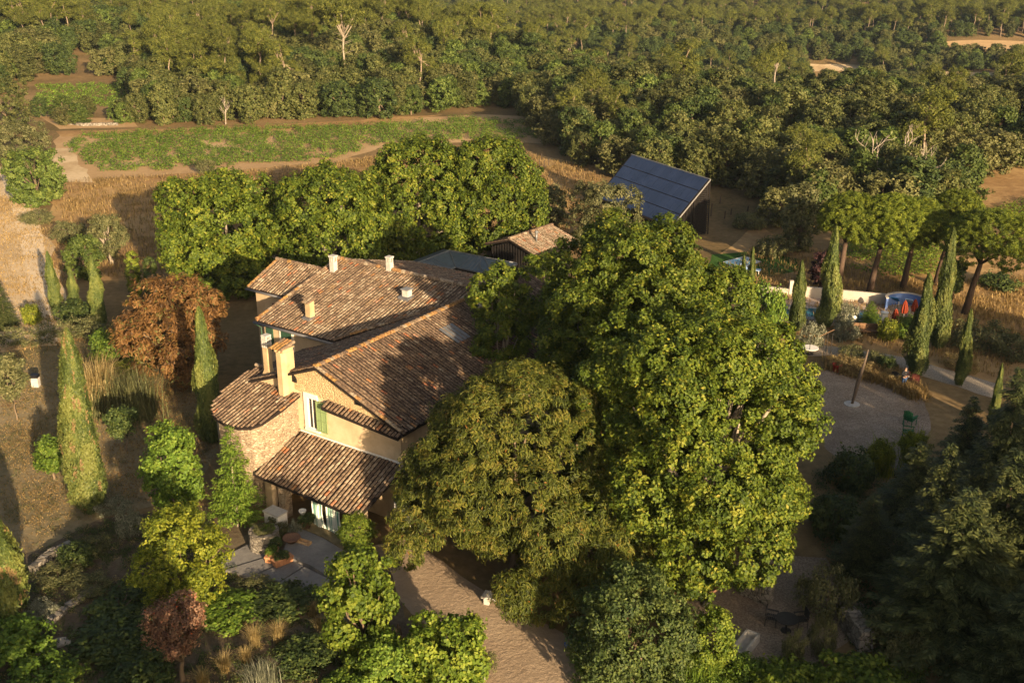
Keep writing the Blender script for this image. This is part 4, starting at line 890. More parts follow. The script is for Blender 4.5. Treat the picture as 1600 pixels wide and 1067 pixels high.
pv=field_pts([(55,135),(195,130),(205,168),(60,172)],1.0,2.0,.05,2,.05); leafstuff("vineyard","small field of vines beyond the first one at upper left","vines",LM['vine'],pv,.75,30,.3,.22,2)
pv=field_pts([(1318,402),(1335,372),(1465,368),(1475,425),(1410,436),(1345,425)],.8,1.4,.3,3,.02); leafstuff("vineyard","bright green vines seen between the umbrella pine trunks","vines",LM['bright'],pv,1.1,60,.24,.17,3)
pv=field_pts([(1535,335),(1640,305),(1640,370),(1590,365)],.9,1.6,.3,4,.02); leafstuff("vineyard","bright green vines at the right edge above the last pine","vines",LM['bright'],pv,1.0,50,.26,.18,4)
def tufts(name,label,mat,pts,h,nb,seed,spread=.18,wd=.03,cat="grass",kind="stuff"):
    rng=np.random.default_rng(seed); C=np.repeat(np.asarray(pts),nb,0); m=len(C); hh=h*rng.uniform(.5,1.2,m); a=rng.uniform(0,6.28,m); le=rng.uniform(.1,.8,m)
    b=C+np.stack([rng.normal(0,spread,m),rng.normal(0,spread,m),np.zeros(m)],1); s=np.stack([-np.sin(a),np.cos(a),np.zeros(m)],1)*wd
    mid=b+np.stack([np.cos(a)*le*hh*.35,np.sin(a)*le*hh*.35,hh*.65],1); tip=b+np.stack([np.cos(a)*le*hh,np.sin(a)*le*hh,hh*(1.05-le*.35)],1)
    V=np.stack([b-s,b+s,mid+s*.7,mid-s*.7,tip],1).reshape(-1,3); i=np.arange(m)*5; F=np.concatenate([np.stack([i,i+1,i+2,i+3],1),np.stack([i+3,i+2,i+4,i+4],1)])
    V2=np.concatenate([V,V.reshape(-1,5,3)[:,4]+1e-3]); F[m:,3]=5*m+np.arange(m)
    v=np.clip(rng.normal(.5,.22,m),0,1); me=npmesh(name,V2,F,mat,np.concatenate([v,v])); o=link(name,me)
    if kind: setp(o,label,cat,None,kind)
    return o
def scatter(poly_px,n,seed,z=.0,excl=()):
    rng=random.Random(seed); W=[tuple(P(*p)[:2]) for p in poly_px]; xs=[w[0] for w in W]; ys=[w[1] for w in W]; out=[];t=0
    while len(out)<n and t<n*30:
        t+=1; x=rng.uniform(min(xs),max(xs)); y=rng.uniform(min(ys),max(ys))
        if inpoly(x,y,W) and rng.random()<.35+.65*(.5+.5*math.sin(x*.6+math.sin(y*.5)*2)): out.append((x,y,z))
    return out
tufts("dry_grass","golden dry grass of the meadow behind the plane trees",LM['drygrass'],scatter([(100,300),(120,280),(360,272),(600,245),(760,230),(930,262),(950,330),(860,420),(240,440),(100,420)],5200,3),.55,7,3,.5,.035)
tufts("dry_grass","thin dry grass on the shaded lawn",LM['drygrass'],scatter([(0,560),(60,550),(215,530),(330,570),(340,690),(290,770),(150,800),(60,850),(0,890)],5200,4),.13,6,4,.3,.02)
tufts("dry_grass","dry grass under the umbrella pines and beside the pale road",LM['drygrass'],scatter([(1130,420),(1200,380),(1320,400),(1340,430),(1480,440),(1640,430),(1640,520),(1560,590),(1450,560),(1320,530),(1190,520)],2600,5),.45,6,5,.4,.03)
tufts("dry_grass","dry grass between the court and the pale road",LM['drygrass'],scatter([(1290,565),(1400,580),(1445,620),(1430,625),(1380,600),(1300,580)],500,6),.75,14,6,.3,.02)
tufts("dry_grass","low grass along the sandy track on the left",LM['drygrass'],scatter([(-40,290),(40,300),(110,440),(120,540),(0,560),(-60,500)],1500,7),.25,6,7,.5,.03)
bp=scatter([(0,930),(60,860),(150,815),(330,800),(345,870),(390,910),(480,940),(520,1000),(640,1020),(640,1090),(0,1090)],1500,8)
leafstuff("ground_cover","low dark green and olive ground cover of the front garden","ground cover",LM['dark'],bp[:800],.34,46,.10,.06,8)
leafstuff("ground_cover","sparse weeds scattered over the shaded lawn","weeds",LM['olive'],scatter([(0,560),(60,550),(215,530),(330,570),(340,690),(290,770),(150,800),(60,850),(0,890)],900,14),.26,16,.10,.05,14)
leafstuff("ground_cover","straw-coloured dry herbs of the front garden","ground cover",LM['straw'],bp[1200:1420],.26,40,.10,.025,15)
leafstuff("ground_cover","low grey-olive herbs between the garden shrubs","ground cover",LM['olive'],bp[800:1200],.30,46,.09,.04,9)
leafstuff("ground_cover","low green plants under the trees right of the driveway","ground cover",LM['vine'],scatter([(890,1010),(960,1000),(1180,1045),(1440,1030),(1440,1100),(900,1100)],700,10),.36,46,.10,.07,10)
leafstuff("ground_cover","dark low plants in the shade below the firs","ground cover",LM['dark'],scatter([(1260,740),(1400,740),(1640,700),(1640,1090),(1340,1090),(1330,960),(1280,840)],1100,11),.5,40,.14,.08,11)
tufts("fallen_leaves","rusty fallen leaves on the lawn below the brown chestnut",LM['brown'],scatter([(180,600),(330,600),(330,700),(250,790),(190,770),(170,680)],900,13),.06,5,13,.3,.06,"leaves")
tufts("fallen_leaves","brown fallen leaves at the foot of the stone terrace",LM['brown'],scatter([(470,885),(520,905),(560,930),(540,950),(490,930)],260,12),.05,5,12,.15,.05,"leaves")
# grass clumps that stand on their own
def clump(px,py,hm,nb,mat,lab,seed,name="grass_clump",spread=.2,wd=.012,cat="grass clump",group=None):
    o=tufts(name,None,mat,[(0,0,0)],hm,nb,seed,spread,wd,kind=None); o.location=P(px,py); setp(o,lab,cat,group); return o
for i,(x,y,h,lab) in enumerate(((398,1010,1.1,"pale feather grass tuft left of the mulberry, upper left one of the pair"),(436,1005,1.15,"pale feather grass tuft nearest the mulberry, right one of the pair"),(352,1050,1.0,"feather grass tuft right of the red plum trunk"),(318,1075,1.0,"feather grass tuft at the bottom edge below the red plum"),(386,1035,.8,"feather grass tuft behind the grey dry lavender"),(500,982,.7,"small feather grass tuft just left of the mulberry"),(488,962,.8,"small feather grass tuft by the lowest stone step"))):
    clump(x,y,h,420,LM['straw'],lab,40+i,"feather_grass",.08,.008,"feather grass","feather grasses in the front garden")
clump(155,640,3.6,900,LM['straw'],"tall straw-coloured pampas grass on the lawn, sunlit left one",50,"pampas_grass",.5,.03); clump(158,642,2.3,1400,LM['olive'],"green leaf base of the sunlit pampas grass",51,"pampas_grass",.7,.03)
clump(214,652,3.4,500,LM['olive'],"shaded green pampas grass, right one of the pair on the lawn",52,"pampas_grass",.7,.03); clump(1093,1052,1.5,900,LM['vine'],"arching green grass below the round bright bush",53,spread=.3)
for x,y,h,lab in ((1374,742,2.3,"golden bamboo below the court, left clump"),(1424,736,2.6,"golden bamboo beside the green chairs, right clump")):
    o=clump(x,y,h,260,LM['gold'],lab,56+int(h*4),"bamboo",.3,.03,"bamboo"); leafm=crown("leaves",LM['gold'],dome(0,0,.5,h,.95,g(int(x)),16,(.16,.3),None,2.),90,26,.26,.30,.06,int(x),palm=1,droop=.4,scatter=1.); link("leaves",leafm,o)
clump(412,1075,1.2,500,LM['silver'],"grey dried lavender at the bottom edge",54,"lavender",.3,.012,"lavender"); clump(1312,752,1.4,500,LM['straw'],"tan dry grass clump beside the big plane, below the court",55,spread=.35)
# shrubs with labels
for i,(k,x,y,wd,h,lab) in enumerate((
 ('olive',150,862,60,.9,"grey-green shrub below the tall brown-flecked cypress"),('silver',178,800,60,.9,"silvery shrub at the far edge of the garden beside the cypress"),('silver',205,836,44,1.5,"tall silvery shrub left of the golden tree"),('dark',120,880,60,1.1,"dark shrub above the low garden wall"),
 ('olive',92,905,80,.7,"grey herb mound between the two low garden walls"),('olive',140,925,70,.7,"olive herb mound right of the lower garden wall"),('silver',60,960,60,.6,"silvery herb mound on the left garden slope"),('vine',20,1020,130,1.6,"yellow-green shrub below the cypress at the left edge"),
 ('vine',75,1075,110,1.2,"yellow-green shrub at the bottom left"),('dark',175,1010,130,1.0,"spreading dark juniper left of the red plum"),('dark',225,1050,120,.9,"dark juniper at the bottom, left of the plum trunk"),('dark',190,955,110,.9,"juniper above and left of the red plum"),('vine',360,960,110,.8,"green juniper right of the red plum"),
 ('dark',440,950,120,.8,"dark clipped cushion shrub below the stone steps"),('olive',398,925,70,.5,"yellowish cushion at the front edge of the stone steps"),('dark',480,1035,100,.8,"dark heath shrub left of the mulberry foot"),('vine',545,1080,90,.9,"green shrub at the bottom below the mulberry"),
 ('dark',120,500,60,1.6,"dark shrub behind the pampas grass"),('gold',50,505,30,1.6,"small yellow shrub on the left above the hedge"),('olive',110,378,60,2.2,"brownish-green bush in the dry meadow"),('olive',60,350,50,1.5,"dry bush next to the sandy track"),
 ('vine',180,560,70,2.2,"green shrub between the meadow cypresses and the brown chestnut"),('gold',205,585,60,1.2,"yellowing low shrub under the brown chestnut"),('olive',322,272,30,2.0,"lone bush at the lower edge of the vineyard"),
 ('silver',1268,540,44,1.9,"silvery shrub left of the tall pool cypress foot"),('silver',1322,532,46,1.8,"silvery shrub left of the brown wooden bench"),('silver',1322,508,34,2.0,"grey-blue shrub in front of the pool, left of the dwarf pine"),('gold',1384,530,32,1.7,"yellow-green shrub right of the wooden bench"),('vine',1418,525,50,1.6,"green shrub below the closed orange parasols"),
 ('olive',1330,560,40,1.0,"round grey-green shrub above the pale road"),('olive',1365,572,34,1.2,"round shrub between the court and the pale road, left one"),('dark',1384,580,34,1.2,"dark round shrub between the court and the pale road, right one"),('straw',1340,582,60,.9,"straw-coloured shrub at the top edge of the court"),('straw',1395,598,50,.8,"straw-coloured shrub left of the standing person"),('straw',1310,575,40,.9,"straw-coloured shrub above the red chair"),
 ('olive',1530,545,90,2.2,"olive shrub right of the slim cypress"),('olive',1580,560,80,1.8,"olive shrub at the right edge below the last umbrella pine"),('straw',1500,575,60,1.0,"dry shrub by the end of the pale road"),('dark',1560,450,60,1.4,"dark bush at the right edge behind the last pine trunk"),('olive',1170,355,60,1.6,"bush on the slope right of the solar barn"),('olive',1210,400,60,2.2,"bush above the small green lawn"),('vine',1195,520,60,4.2,"yellow-green young tree beside the big plane, left of the pool"),
 ('dark',1300,830,90,2.0,"dark shrub below the big plane on the right"),('dark',1330,760,80,2.2,"dark laurel left of the bamboo"),
 ('olive',1290,960,90,2.4,"arching olive shrub right of the lowest plane bough"),('olive',1400,1020,110,1.8,"twiggy brown-green shrub right of the stone wall end"),('olive',1238,1035,40,1.8,"feathery conifer shrub left of the stone wall end"),('olive',1282,1022,44,2.0,"feathery conifer shrub standing beside the stone wall end"),
 ('bright',1225,1085,110,1.3,"clipped bright green hedge mound at the bottom, left part"),('bright',1340,1085,150,1.5,"clipped bright green hedge mound at the bottom, right part"),('vine',935,1040,90,1.0,"ivy mound at the edge of the driveway"),('olive',905,992,50,.7,"grey-green cushion under the chestnut by the driveway"),
 ('silver',461,836,26,.9,"silver-leaved bush in a bowl on the terrace"),('olive',437,838,34,.8,"trailing plants on the round stone planter"),('vine',1170,1060,60,1.0,"low green bush below the stone trough"))):
    shrub(k,x,y,wd,h,lab,var=i)
def hedge(pts,w,h,mat,lab,seed,per=40):
    C=[];rng=np.random.default_rng(seed)
    for a,b in zip(pts[:-1],pts[1:]):
        a=np.array(a);b=np.array(b);n=int(np.linalg.norm(b-a)/.22)
        for i in range(n):
            for _ in range(int(3+h*2)): C.append(a+(b-a)*i/n+np.array([rng.uniform(-w,w)/2,rng.uniform(-w,w)/2,rng.uniform(.15,h)]))
    o=leafstuff("hedge",None,None,mat,C,.34,per,.16,.09,seed,None); setp(o,lab,"hedge"); return o
hedge([P(-20,548),P(60,540),P(135,528),P(175,545)],1.8,1.7,LM['olive'],"long olive-green hedge between the lawn and the dry meadow",1,26)
def strow(pts,z,h,w,mat,lab,name="stone_wall",seed=1):
    rr=random.Random(seed); m=MB()
    for a,b in zip(pts[:-1],pts[1:]):
        a=np.array(a);b=np.array(b);L=np.linalg.norm(b-a);ang=math.atan2(b[1]-a[1],b[0]-a[0]); n=int(L/.42)+1
        for i in range(n):
            for kz in range(max(1,int(h/.22))):
                c=a+(b-a)*(i+.5+rr.uniform(-.1,.1))/n; q=.42*rr.uniform(.85,1.05); z0=kz*.22
                m.cbox(c[0]+rr.uniform(-.04,.04),c[1]+rr.uniform(-.04,.04),q,w*rr.uniform(.85,1.1),z0-.1 if kz==0 else z0,z0+.22*rr.uniform(.9,1.15),ang+rr.uniform(-.12,.12),rr.random(),rr.uniform(.8,.95))
    o=m.build(name,mat); setp(o,lab,"wall"); return o
strow([P(52,895),P(80,872),P(112,856)],0,.6,.5,DRYSTONE,"low dry stone wall at the upper edge of the left garden",seed=1); strow([P(68,982),P(105,952),P(148,922)],0,.4,.5,DRYSTONE,"low dry stone border lower down in the left garden",seed=2)
strow([P(1322,975),P(1352,1018)],0,1.1,.8,DRYSTONE,"end of a broad dry stone wall among the shrubs at lower right",seed=3); strow([P(1160,925),P(1205,945)],0,.9,.6,DRYSTONE,"low stone wall under the plane boughs in the shaded yard",seed=4)
strow([P(95,193),P(130,197),P(185,196)],0,.44,.5,DRYSTONE,"pale dry stone wall along the top of the vineyard",seed=5)
M_ROCK=flat("weathered_rock",(.26,.245,.22),.95,.3,3)
def rock(px,py,s,lab,seed,mat=None):
    rng=np.random.default_rng(seed); import bmesh
    bm=bmesh.new(); bmesh.ops.create_icosphere(bm,subdivisions=2,radius=s)
    for v in bm.verts: v.co=Vector((v.co.x*1.3,v.co.y,v.co.z*.55))*(1+.16*math.sin(v.co.x*7/s+seed)+.12*math.sin(v.co.y*6/s+seed*2)+rng.uniform(-.06,.06))
    me=D.meshes.new("rock"); bm.to_mesh(me); bm.free(); me.materials.append(mat or M_ROCK); o=link("rock",me,None,P(px,py,s*.25)); setp(o,lab,"rock","rocks")
rock(95,1003,.34,"pale rock in the left garden, upper of the two",1); rock(72,1020,.36,"pale rock in the left garden, lower of the two",2); rock(288,920,.22,"small pale rock under the golden tree, left one",3); rock(292,931,.2,"small pale rock under the golden tree, right one",4); rock(1330,868,.55,"pale rock in the shade below the big plane at right",5,DRYSTONE)
# ------------------------------------------------------------------ terrace, steps, pots
def ptslab(name,pts,z0,z1,mat,lab=None,cat=None,kind="structure"):
    w_=ccw([tuple(P(x,y,z1)[:2]) for x,y in pts]); o=MB().prism(w_,z0,z1).build(name,mat); setp(o,lab,cat,None,kind); return o
ptslab("terrace",[(440,866),(452,836),(470,826),(505,838),(545,862),(548,886),(520,904),(484,882)],-.1,.34,SLAB)
ptslab("terrace_step",[(470,822),(486,814),(560,852),(556,872),(545,862),(505,838)],-.1,.44,LAWN)
for i,pg in enumerate(([(476,885),(518,906),(494,930),(430,914)],[(452,874),(474,884),(428,913),(392,902)],[(430,866),(450,873),(390,901),(352,890)],[(404,842),(440,862),(428,865),(350,889),(343,872)])):
    ptslab("stone_step",pg,-.1,.26-.05*i,SLAB)
def potted(px,py,z,kind,s,lab,plant=None,seed=1,mat=None):
    p=P(px,py,z); t=thing("flower_pot" if kind!='trough' else "planter_trough",lab,"pot",tuple(p),seed*.7,None,s); m=MB(); mat=mat or M_TERRA
    if kind=='pot': m.lathe(0,0,[(.13,0),(.2,.34),(.23,.34),(.23,.40),(.19,.40),(.18,.34)],14)
    elif kind=='bowl': m.lathe(0,0,[(.22,0),(.42,.22),(.46,.24),(.44,.28),(.38,.24)],18)
    else:
        m.cbox(0,0,.95,.36,0,.30,0,.5,1.08); m.cbox(0,0,1.06,.44,.30,.36)
    m.build("pot",mat,t,True if kind!='trough' else False)
    if plant:
        me,st=shrub_mesh(plant,seed); o=link("plant",me,t,(0,0,.3),0,(.42,.3 if kind=='trough' else .42,.42))
    return t
potted(431,858,.26,'pot',1.0,"terracotta pot with a pink flower in front of the stone planter",'dark',1); potted(425,872,.2,'trough',1.0,"orange terracotta trough with green plants, left one on the step",'vine',2); potted(442,880,.26,'trough',1.05,"pale terracotta trough with dark plants, right one on the step",'dark',1,M_TERRA)
potted(456,846,.34,'bowl',1.1,"wide brown clay bowl on the terrace",None,1,M_TERRAD); potted(480,824,.44,'pot',1.15,"clay pot with a plant by the porch opening",'dark',2,M_TERRAD); potted(426,822,.3,'pot',.8,"small terracotta pot on top of the stone planter back rim",'olive',3)
p=P(414,853,.1); t=thing("stone_planter","round rough stone planter like an old well in front of the porch","planter",tuple(p)); MB().lathe(0,0,[(.85,0),(.8,.95),(.82,1.0),(.55,1.0),(.5,.8)],20).build("rim",DRYSTONE,t); link("plant",shrub_mesh('olive',1)[0],t,(0,0,.85),0,(.75,.6,.5)); link("plant",shrub_mesh('vine',1)[0],t,(.25,.15,.85),1,(.4,.4,.4))
p=P(432,820,.1); t=thing("cabinet","white stone sink cabinet beside the porch pillar","cabinet",tuple(p),HA); m=MB(); m.box(-.55,.55,-.35,.35,0,.85); m.build("body",M_WHITE,t); m=MB(); m.box(-.6,.6,-.4,.4,.85,.93); m.build("top",M_CONC,t)
p=P(475,848,.34); t=thing("wooden_crate","small shallow wooden box on the terrace","box",tuple(p),HA+.1); m=MB(); m.box(-.4,.4,-.14,.14,0,.03);m.box(-.4,.4,-.16,-.13,0,.15);m.box(-.4,.4,.13,.16,0,.15);m.box(-.42,-.39,-.16,.16,0,.15);m.box(.39,.42,-.16,.16,0,.15); m.build("sides",flat("light_wood",(.45,.30,.16),.8,.2,9),t)
p=P(473,804,.9); t=thing("bowl","white bowl with a red foot on the stand inside the porch","bowl",tuple(p)); MB().lathe(0,0,[(.08,0),(.2,.2),(.22,.3),(.19,.3),(.05,.08)],14).build("basin",M_WHITE,t,True); MB().lathe(0,0,[(.16,-.9),(.12,-.85),(.06,-.1),(.09,0)],10).build("foot",M_TERRA,t,True)
# driveway things
p=P(777,944,0); t=thing("stone_bench","white stone bench under the chestnut at the driveway","bench",tuple(p),-.35); m=MB(); m.box(-.75,.75,-.3,.3,.38,.50); m.build("seat",M_CONC,t)
for s_ in (-1,1): m=MB(); m.box(s_*.5-.14,s_*.5+.14,-.24,.24,0,.38); m.build("leg",M_CONC,t)
p=P(621,862,0); h=HT(p,846); t=thing("garden_lamp","white globe lamp on a short post beside the driveway","lamp",tuple(p)); MB().tube([(0,0,0),(0,0,.9)],.03,8).build("post",M_GREY,t,True); MB().lathe(0,0,[(.02,.88),(.13,.93),(.18,1.05),(.13,1.18),(.02,1.23)],14).build("globe",M_WHITE,t,True)
a=P(604,856);b=P(622,843); t=thing("parking_beam","pale timber beam lying at the corner of the house","beam",tuple(a)); m=MB(); m.tube([(0,0,.1),(b[0]-a[0],b[1]-a[1],.1)],.08,4); m.build("log",M_CONC,t)
def stickfence(pts,lab,seed):
    rr=random.Random(seed); t=thing("stick_fence",lab,"fence",tuple(pts[0])); o=pts[0]; m=MB();r_=MB()
    for a,b in zip(pts[:-1],pts[1:]):
        n=int(np.linalg.norm(b-a)/.13)
        for i in range(n): c=a+(b-a)*i/n-o; h=rr.uniform(.85,1.25); m.tube([(c[0],c[1],-.05),(c[0]+rr.uniform(-.06,.06),c[1]+rr.uniform(-.06,.06),h)],.022,5)
        for z in (.35,.8): r_.tube([a-o+np.array([0,0,z]),b-o+np.array([0,0,z])],.018,5)
    m.build("stakes",M_WOOD,t); r_.build("rail",M_WOOD,t)
stickfence([P(622,1000),P(640,1045),P(665,1095)],"low fence of rough upright sticks between mulberry and driveway",3)
p=P(750,1060,0); potted(750,1062,0,'pot',1.9,"large pale jar at the bottom end of the climbing shrub",'olive',2,M_CONC)
p=P(886,1009,0); o=MB().lathe(0,0,[(.12,0),(.15,.16),(.13,.17),(.02,.06)],12).build("bowl",flat("blue_enamel",(.10,.16,.42),.4,.1),None,True,tuple(p)); setp(o,"small blue bowl at the edge of the driveway","bowl")
p=P(57,604,0); t=thing("waste_bin","small pale post box with a dark lid on the lawn","bin",tuple(p)); MB().cbox(0,0,.5,.45,0,.75).build("body",M_CONC,t); MB().cbox(0,0,.54,.5,.75,.98).build("lid",M_DARK,t)
# shaded yard furniture
p=P(1104,945,0); t=thing("stone_urn","stone basin on a pedestal in the shaded yard","urn",tuple(p)); MB().lathe(0,0,[(.3,0),(.26,.08),(.15,.2),(.15,.75),(.2,.8)],16).build("pedestal",DRYSTONE,t,True); MB().lathe(0,0,[(.2,.8),(.5,1.0),(.52,1.12),(.44,1.12),(.2,.95)],18).build("basin",M_TERRAD,t,True)
p=P(1163,1015,0); t=thing("stone_trough","long grey stone trough in the shaded yard","trough",tuple(p),.95); m=MB(); m.box(-.9,.9,-.32,.32,0,.15); m.box(-.9,.9,-.35,-.25,0,.5);m.box(-.9,.9,.25,.35,0,.5);m.box(-.95,-.82,-.35,.35,0,.5);m.box(.82,.95,-.35,.35,0,.5); m.build("basin",M_CONC,t)
def table(px,py,r,h,lab,mat,legmat,pedestal=True):
    t=thing("round_table",lab,"table",tuple(P(px,py))); MB().lathe(0,0,[(r,h-.04),(r,h),(.01,h+.002)],24).build("tabletop",mat,t)
    if pedestal: MB().lathe(0,0,[(r*.5,0),(r*.45,.04),(.05,.08),(.05,h-.04)],12).build("leg",legmat,t)
    return t
M_IRON=flat("dark_iron",(.03,.028,.027),.6,.2,6); M_REDM=flat("red_enamel",(.45,.02,.02),.5,.1); M_REDBR=flat("red_brown_metal",(.13,.035,.03),.6,.2); M_GRCH=flat("green_painted_wood",(.015,.10,.04),.6,.1)
table(1228,985,.55,.72,"dark round garden table in the shaded yard",M_IRON,M_IRON)
def chair(px,py,rz,mat,lab,kind="garden_chair",adir=False,s=1.0,group=None):
    t=thing(kind,lab,"chair",tuple(P(px,py)),rz,group,s); hs=.42 if not adir else .33; m=MB()
    for i in range(6): y=-.24+i*.085; m.box(-.26,.26,y,y+.07,hs+(.02*(5-i) if adir else 0),hs+.025+(.02*(5-i) if adir else 0))
    m.build("seat",mat,t); m=MB()
    for i in range(6): x=-.25+i*.087; m.extr([(x,hs+.05),(x+.07,hs+.05),(x+.07,hs+.62-abs(i-2.5)*.03),(x,hs+.62-abs(i-2.5)*.03)],.27,.29,'y')
    m.box(-.27,.27,.29,.31,hs+.2,hs+.25); m.box(-.27,.27,.29,.31,hs+.48,hs+.52); m.build("backrest",mat,t)
    for x in (-.25,.25):
        for y in (-.22,.26): MB().tube([(x,y*1.05,0),(x,y,hs)],.022,5).build("leg",mat,t)
        m=MB(); m.box(x-.05,x+.05,-.28,.3,hs+.22,hs+.25); m.tube([(x,-.24,hs),(x,-.24,hs+.23)],.018,4); m.build("armrest",mat,t)
    return t
chair(1205,975,1.2,M_IRON,"dark iron chair left of the round table in the yard"); chair(1250,978,-1.4,M_IRON,"dark iron chair right of the round table in the yard")
# gravel court
def lathe_o(name,p,prof,mat,lab,cat): o=MB().lathe(0,0,prof,20).build(name,mat,None,True,tuple(p)); setp(o,lab,cat); return o
p=P(1331,632,0); h=HT(p,546); t=thing("sculpture","tall slender leaning wooden pole sculpture on a pale disc in the gravel court","sculpture",tuple(p))
k=h/8; ax=15/PXM(p); MB().tube([(0,0,0),(ax*.15,0,1.2*k),(ax*.34,0,3.1*k),(ax*.45,0,3.9*k),(ax*.5,0,4.4*k),(ax*.8,0,6.2*k),(ax,0,8*k)],[.09,.11,.15,.12,.15,.08,.04],9).build("pole",barkmat("weathered_pole",(.17,.13,.10)),t,True); MB().lathe(0,0,[(.55,0.02),(.55,.07),(.2,.09)],24).build("base",M_CONC,t)
t=table(1265,553,.65,.55,"white round tabletop at the road beside the big plane",M_WHITE,M_IRON)
rr=random.Random(3); t=thing("frame","row of thin dark rods with a crossbar beside the white round table","trellis",tuple(P(1276,560)))
o=P(1276,560); m=MB()
for x,y in ((1264,556),(1286,552),(1291,549),(1298,552)): a=P(x,y)-o; m.tube([a,a+np.array([0,0,1.7])],.03,5)
m.build("posts",M_IRON,t); a=P(1276,556)-o; b=P(1300,550)-o; m=MB(); m.tube([a+np.array([0,0,1.6]),b+np.array([0,0,1.9])],.03,5); m.build("crossbar",M_WOOD,t)
lathe_o("tub",P(1307,580),[(.28,0),(.34,.55),(.38,.58),(.32,.58),(.25,.1)],M_REDM,"red tub at the top left corner of the gravel court","tub")
t=thing("wooden_bench","heavy brown wooden bench with a boarded back above the pale road","bench",tuple(P(1352,522)),-.12); m=MB(); m.box(-1.6,1.6,0,.08,.1,.95)
for i in range(3): m.box(-1.62,1.62,-.03,0,.15+i*.28,.38+i*.28)
m.build("backrest",M_WOOD,t); m=MB(); m.box(-1.6,1.6,-.55,0,.38,.46); m.build("seat",M_WOOD,t)
for s_ in (-1.5,0,1.5): m=MB(); m.box(s_-.06,s_+.06,-.5,-.38,0,.38); m.build("leg",M_WOOD,t)
chair(1398,598,2.6,M_IRON,"dark seat with a black bag left of the standing person"); chair(1428,606,-.5,M_REDBR,"red-brown metal chair right of the standing person, nearer",group=None); chair(1420,602,.4,M_REDBR,"red-brown metal chair just behind the standing person")
chair(1421,664,2.3,M_GRCH,"green slatted garden chair at the right of the court, upper one",adir=True,s=1.25); chair(1418,684,1.2,M_GRCH,"green slatted garden chair at the right of the court, lower one",adir=True,s=1.25)
# black bag on the seat
b_=P(1398,598); o=MB().lathe(0,0,[(.18,0),(.26,.08),(.24,.22),(.12,.3),(.02,.32)],10).build("bag",flat("black_cloth",(.012,.012,.014),.9,.1),None,True,(b_[0],b_[1]-.0,.45)); setp(o,"black bag lying on the dark seat beside the person","bag"); o.scale=(1.4,1,1)
# person
def skin(name,pts,edges,rad,mat,parent,root=0,sub=2):
    me=D.meshes.new(name); me.from_pydata([Vector(p) for p in pts],edges,[]); me.materials.append(mat); o=link(name,me,parent)
    sk=o.modifiers.new("skin",'SKIN'); o.modifiers.new("sub",'SUBSURF').levels=1; o.modifiers[-1].render_levels=sub
    for i,d in enumerate(me.skin_vertices[0].data): r=rad[i]; d.radius=r if hasattr(r,'__len__') else (r,r); d.use_root=(i==root)
    return o
M_SKIN=flat("skin",(.42,.25,.17),.6,.08); M_JKT=flat("dark_jacket",(.022,.022,.026),.9,.2,30); M_JEAN=flat("blue_jeans",(.035,.065,.14),.9,.2,30); M_HAIR=flat("dark_hair",(.035,.024,.018),.8,.2,40); M_SHOE=flat("brown_shoes",(.10,.06,.035),.8,.2)
pp=P(1411,608); per=thing("person","person in a dark jacket and blue jeans holding a controller in front of the chest","person",tuple(pp),.35)
pt=[(0,0,.95),(0,.01,1.12),(0,.02,1.30),(0,.01,1.44),(0,-.01,1.52),(0,-.02,1.60),(0,-.015,1.70)]; ed=[(0,1),(1,2),(2,3),(3,4),(4,5),(5,6)]; ra=[(.15,.11),(.14,.10),(.17,.11),(.13,.08),.055,.075,.075]
def chain(start,pts,rs):
    q=start
    for a,b in zip(pts,rs): pt.append(a); ra.append(b); ed.append((q,len(pt)-1)); q=len(pt)-1
    return q
for s_ in (-1,1):
    chain(0,[(s_*.10,0,.88),(s_*.11,-.01,.50),(s_*.12,.02,.10),(s_*.13,-.10,.04)],[.085,.06,.045,.035])
    hnd=chain(3,[(s_*.19,0,1.42),(s_*.25,-.01,1.18),(s_*.15,-.22,1.12),(s_*.09,-.30,1.15)],[.055,.045,.036,.028])
    for f_ in range(4): chain(hnd,[(s_*(.06-f_*.004),-.34-f_*.004,1.165-f_*.016),(s_*(.035),-.355,1.155-f_*.016),(s_*.02,-.34,1.15-f_*.016)],[.010,.009,.008])
    chain(hnd,[(s_*.07,-.30,1.19),(s_*.05,-.33,1.20)],[.011,.009])
skin("body",pt,ed,ra,M_SKIN,per)
skin("jacket",[(0,0,.90),(0,.01,1.12),(0,.02,1.30),(0,.01,1.43),(-.2,0,1.42),(-.26,-.01,1.18),(-.16,-.21,1.12),(.2,0,1.42),(.26,-.01,1.18),(.16,-.21,1.12)],[(0,1),(1,2),(2,3),(3,4),(4,5),(5,6),(3,7),(7,8),(8,9)],[(.18,.135),(.17,.13),(.20,.14),(.14,.10),.075,.065,.05,.075,.065,.05],M_JKT,per)
skin("jeans",[(0,0,.95),(-.10,0,.86),(-.11,-.01,.50),(-.12,.02,.10),(.10,0,.86),(.11,-.01,.50),(.12,.02,.10)],[(0,1),(1,2),(2,3),(0,4),(4,5),(5,6)],[(.16,.12),.10,.075,.065,.10,.075,.065],M_JEAN,per)
for s_ in (-1,1): skin("shoe",[(s_*.12,.04,.05),(s_*.13,-.14,.04)],[(0,1)],[.055,.045],M_SHOE,per)
skin("hair",[(0,.02,1.66),(0,.0,1.74)],[(0,1)],[.10,.085],M_HAIR,per)
MB().cbox(0,-.36,.03,.03,1.5,1.51).v
m=MB(); m.box(-.018,.018,-.115,-.09,1.60,1.64); m.box(-.045,-.02,-.10,-.085,1.645,1.66); m.box(.02,.045,-.10,-.085,1.645,1.66); m.box(-.03,.03,-.10,-.088,1.57,1.58); m.build("face",M_SKIN,per)
o=MB().cbox(0,-.37,.16,.10,1.13,1.17).build("controller",M_GREY,None,False,tuple(pp),.35); setp(o,"small grey controller held by the standing person","controller")
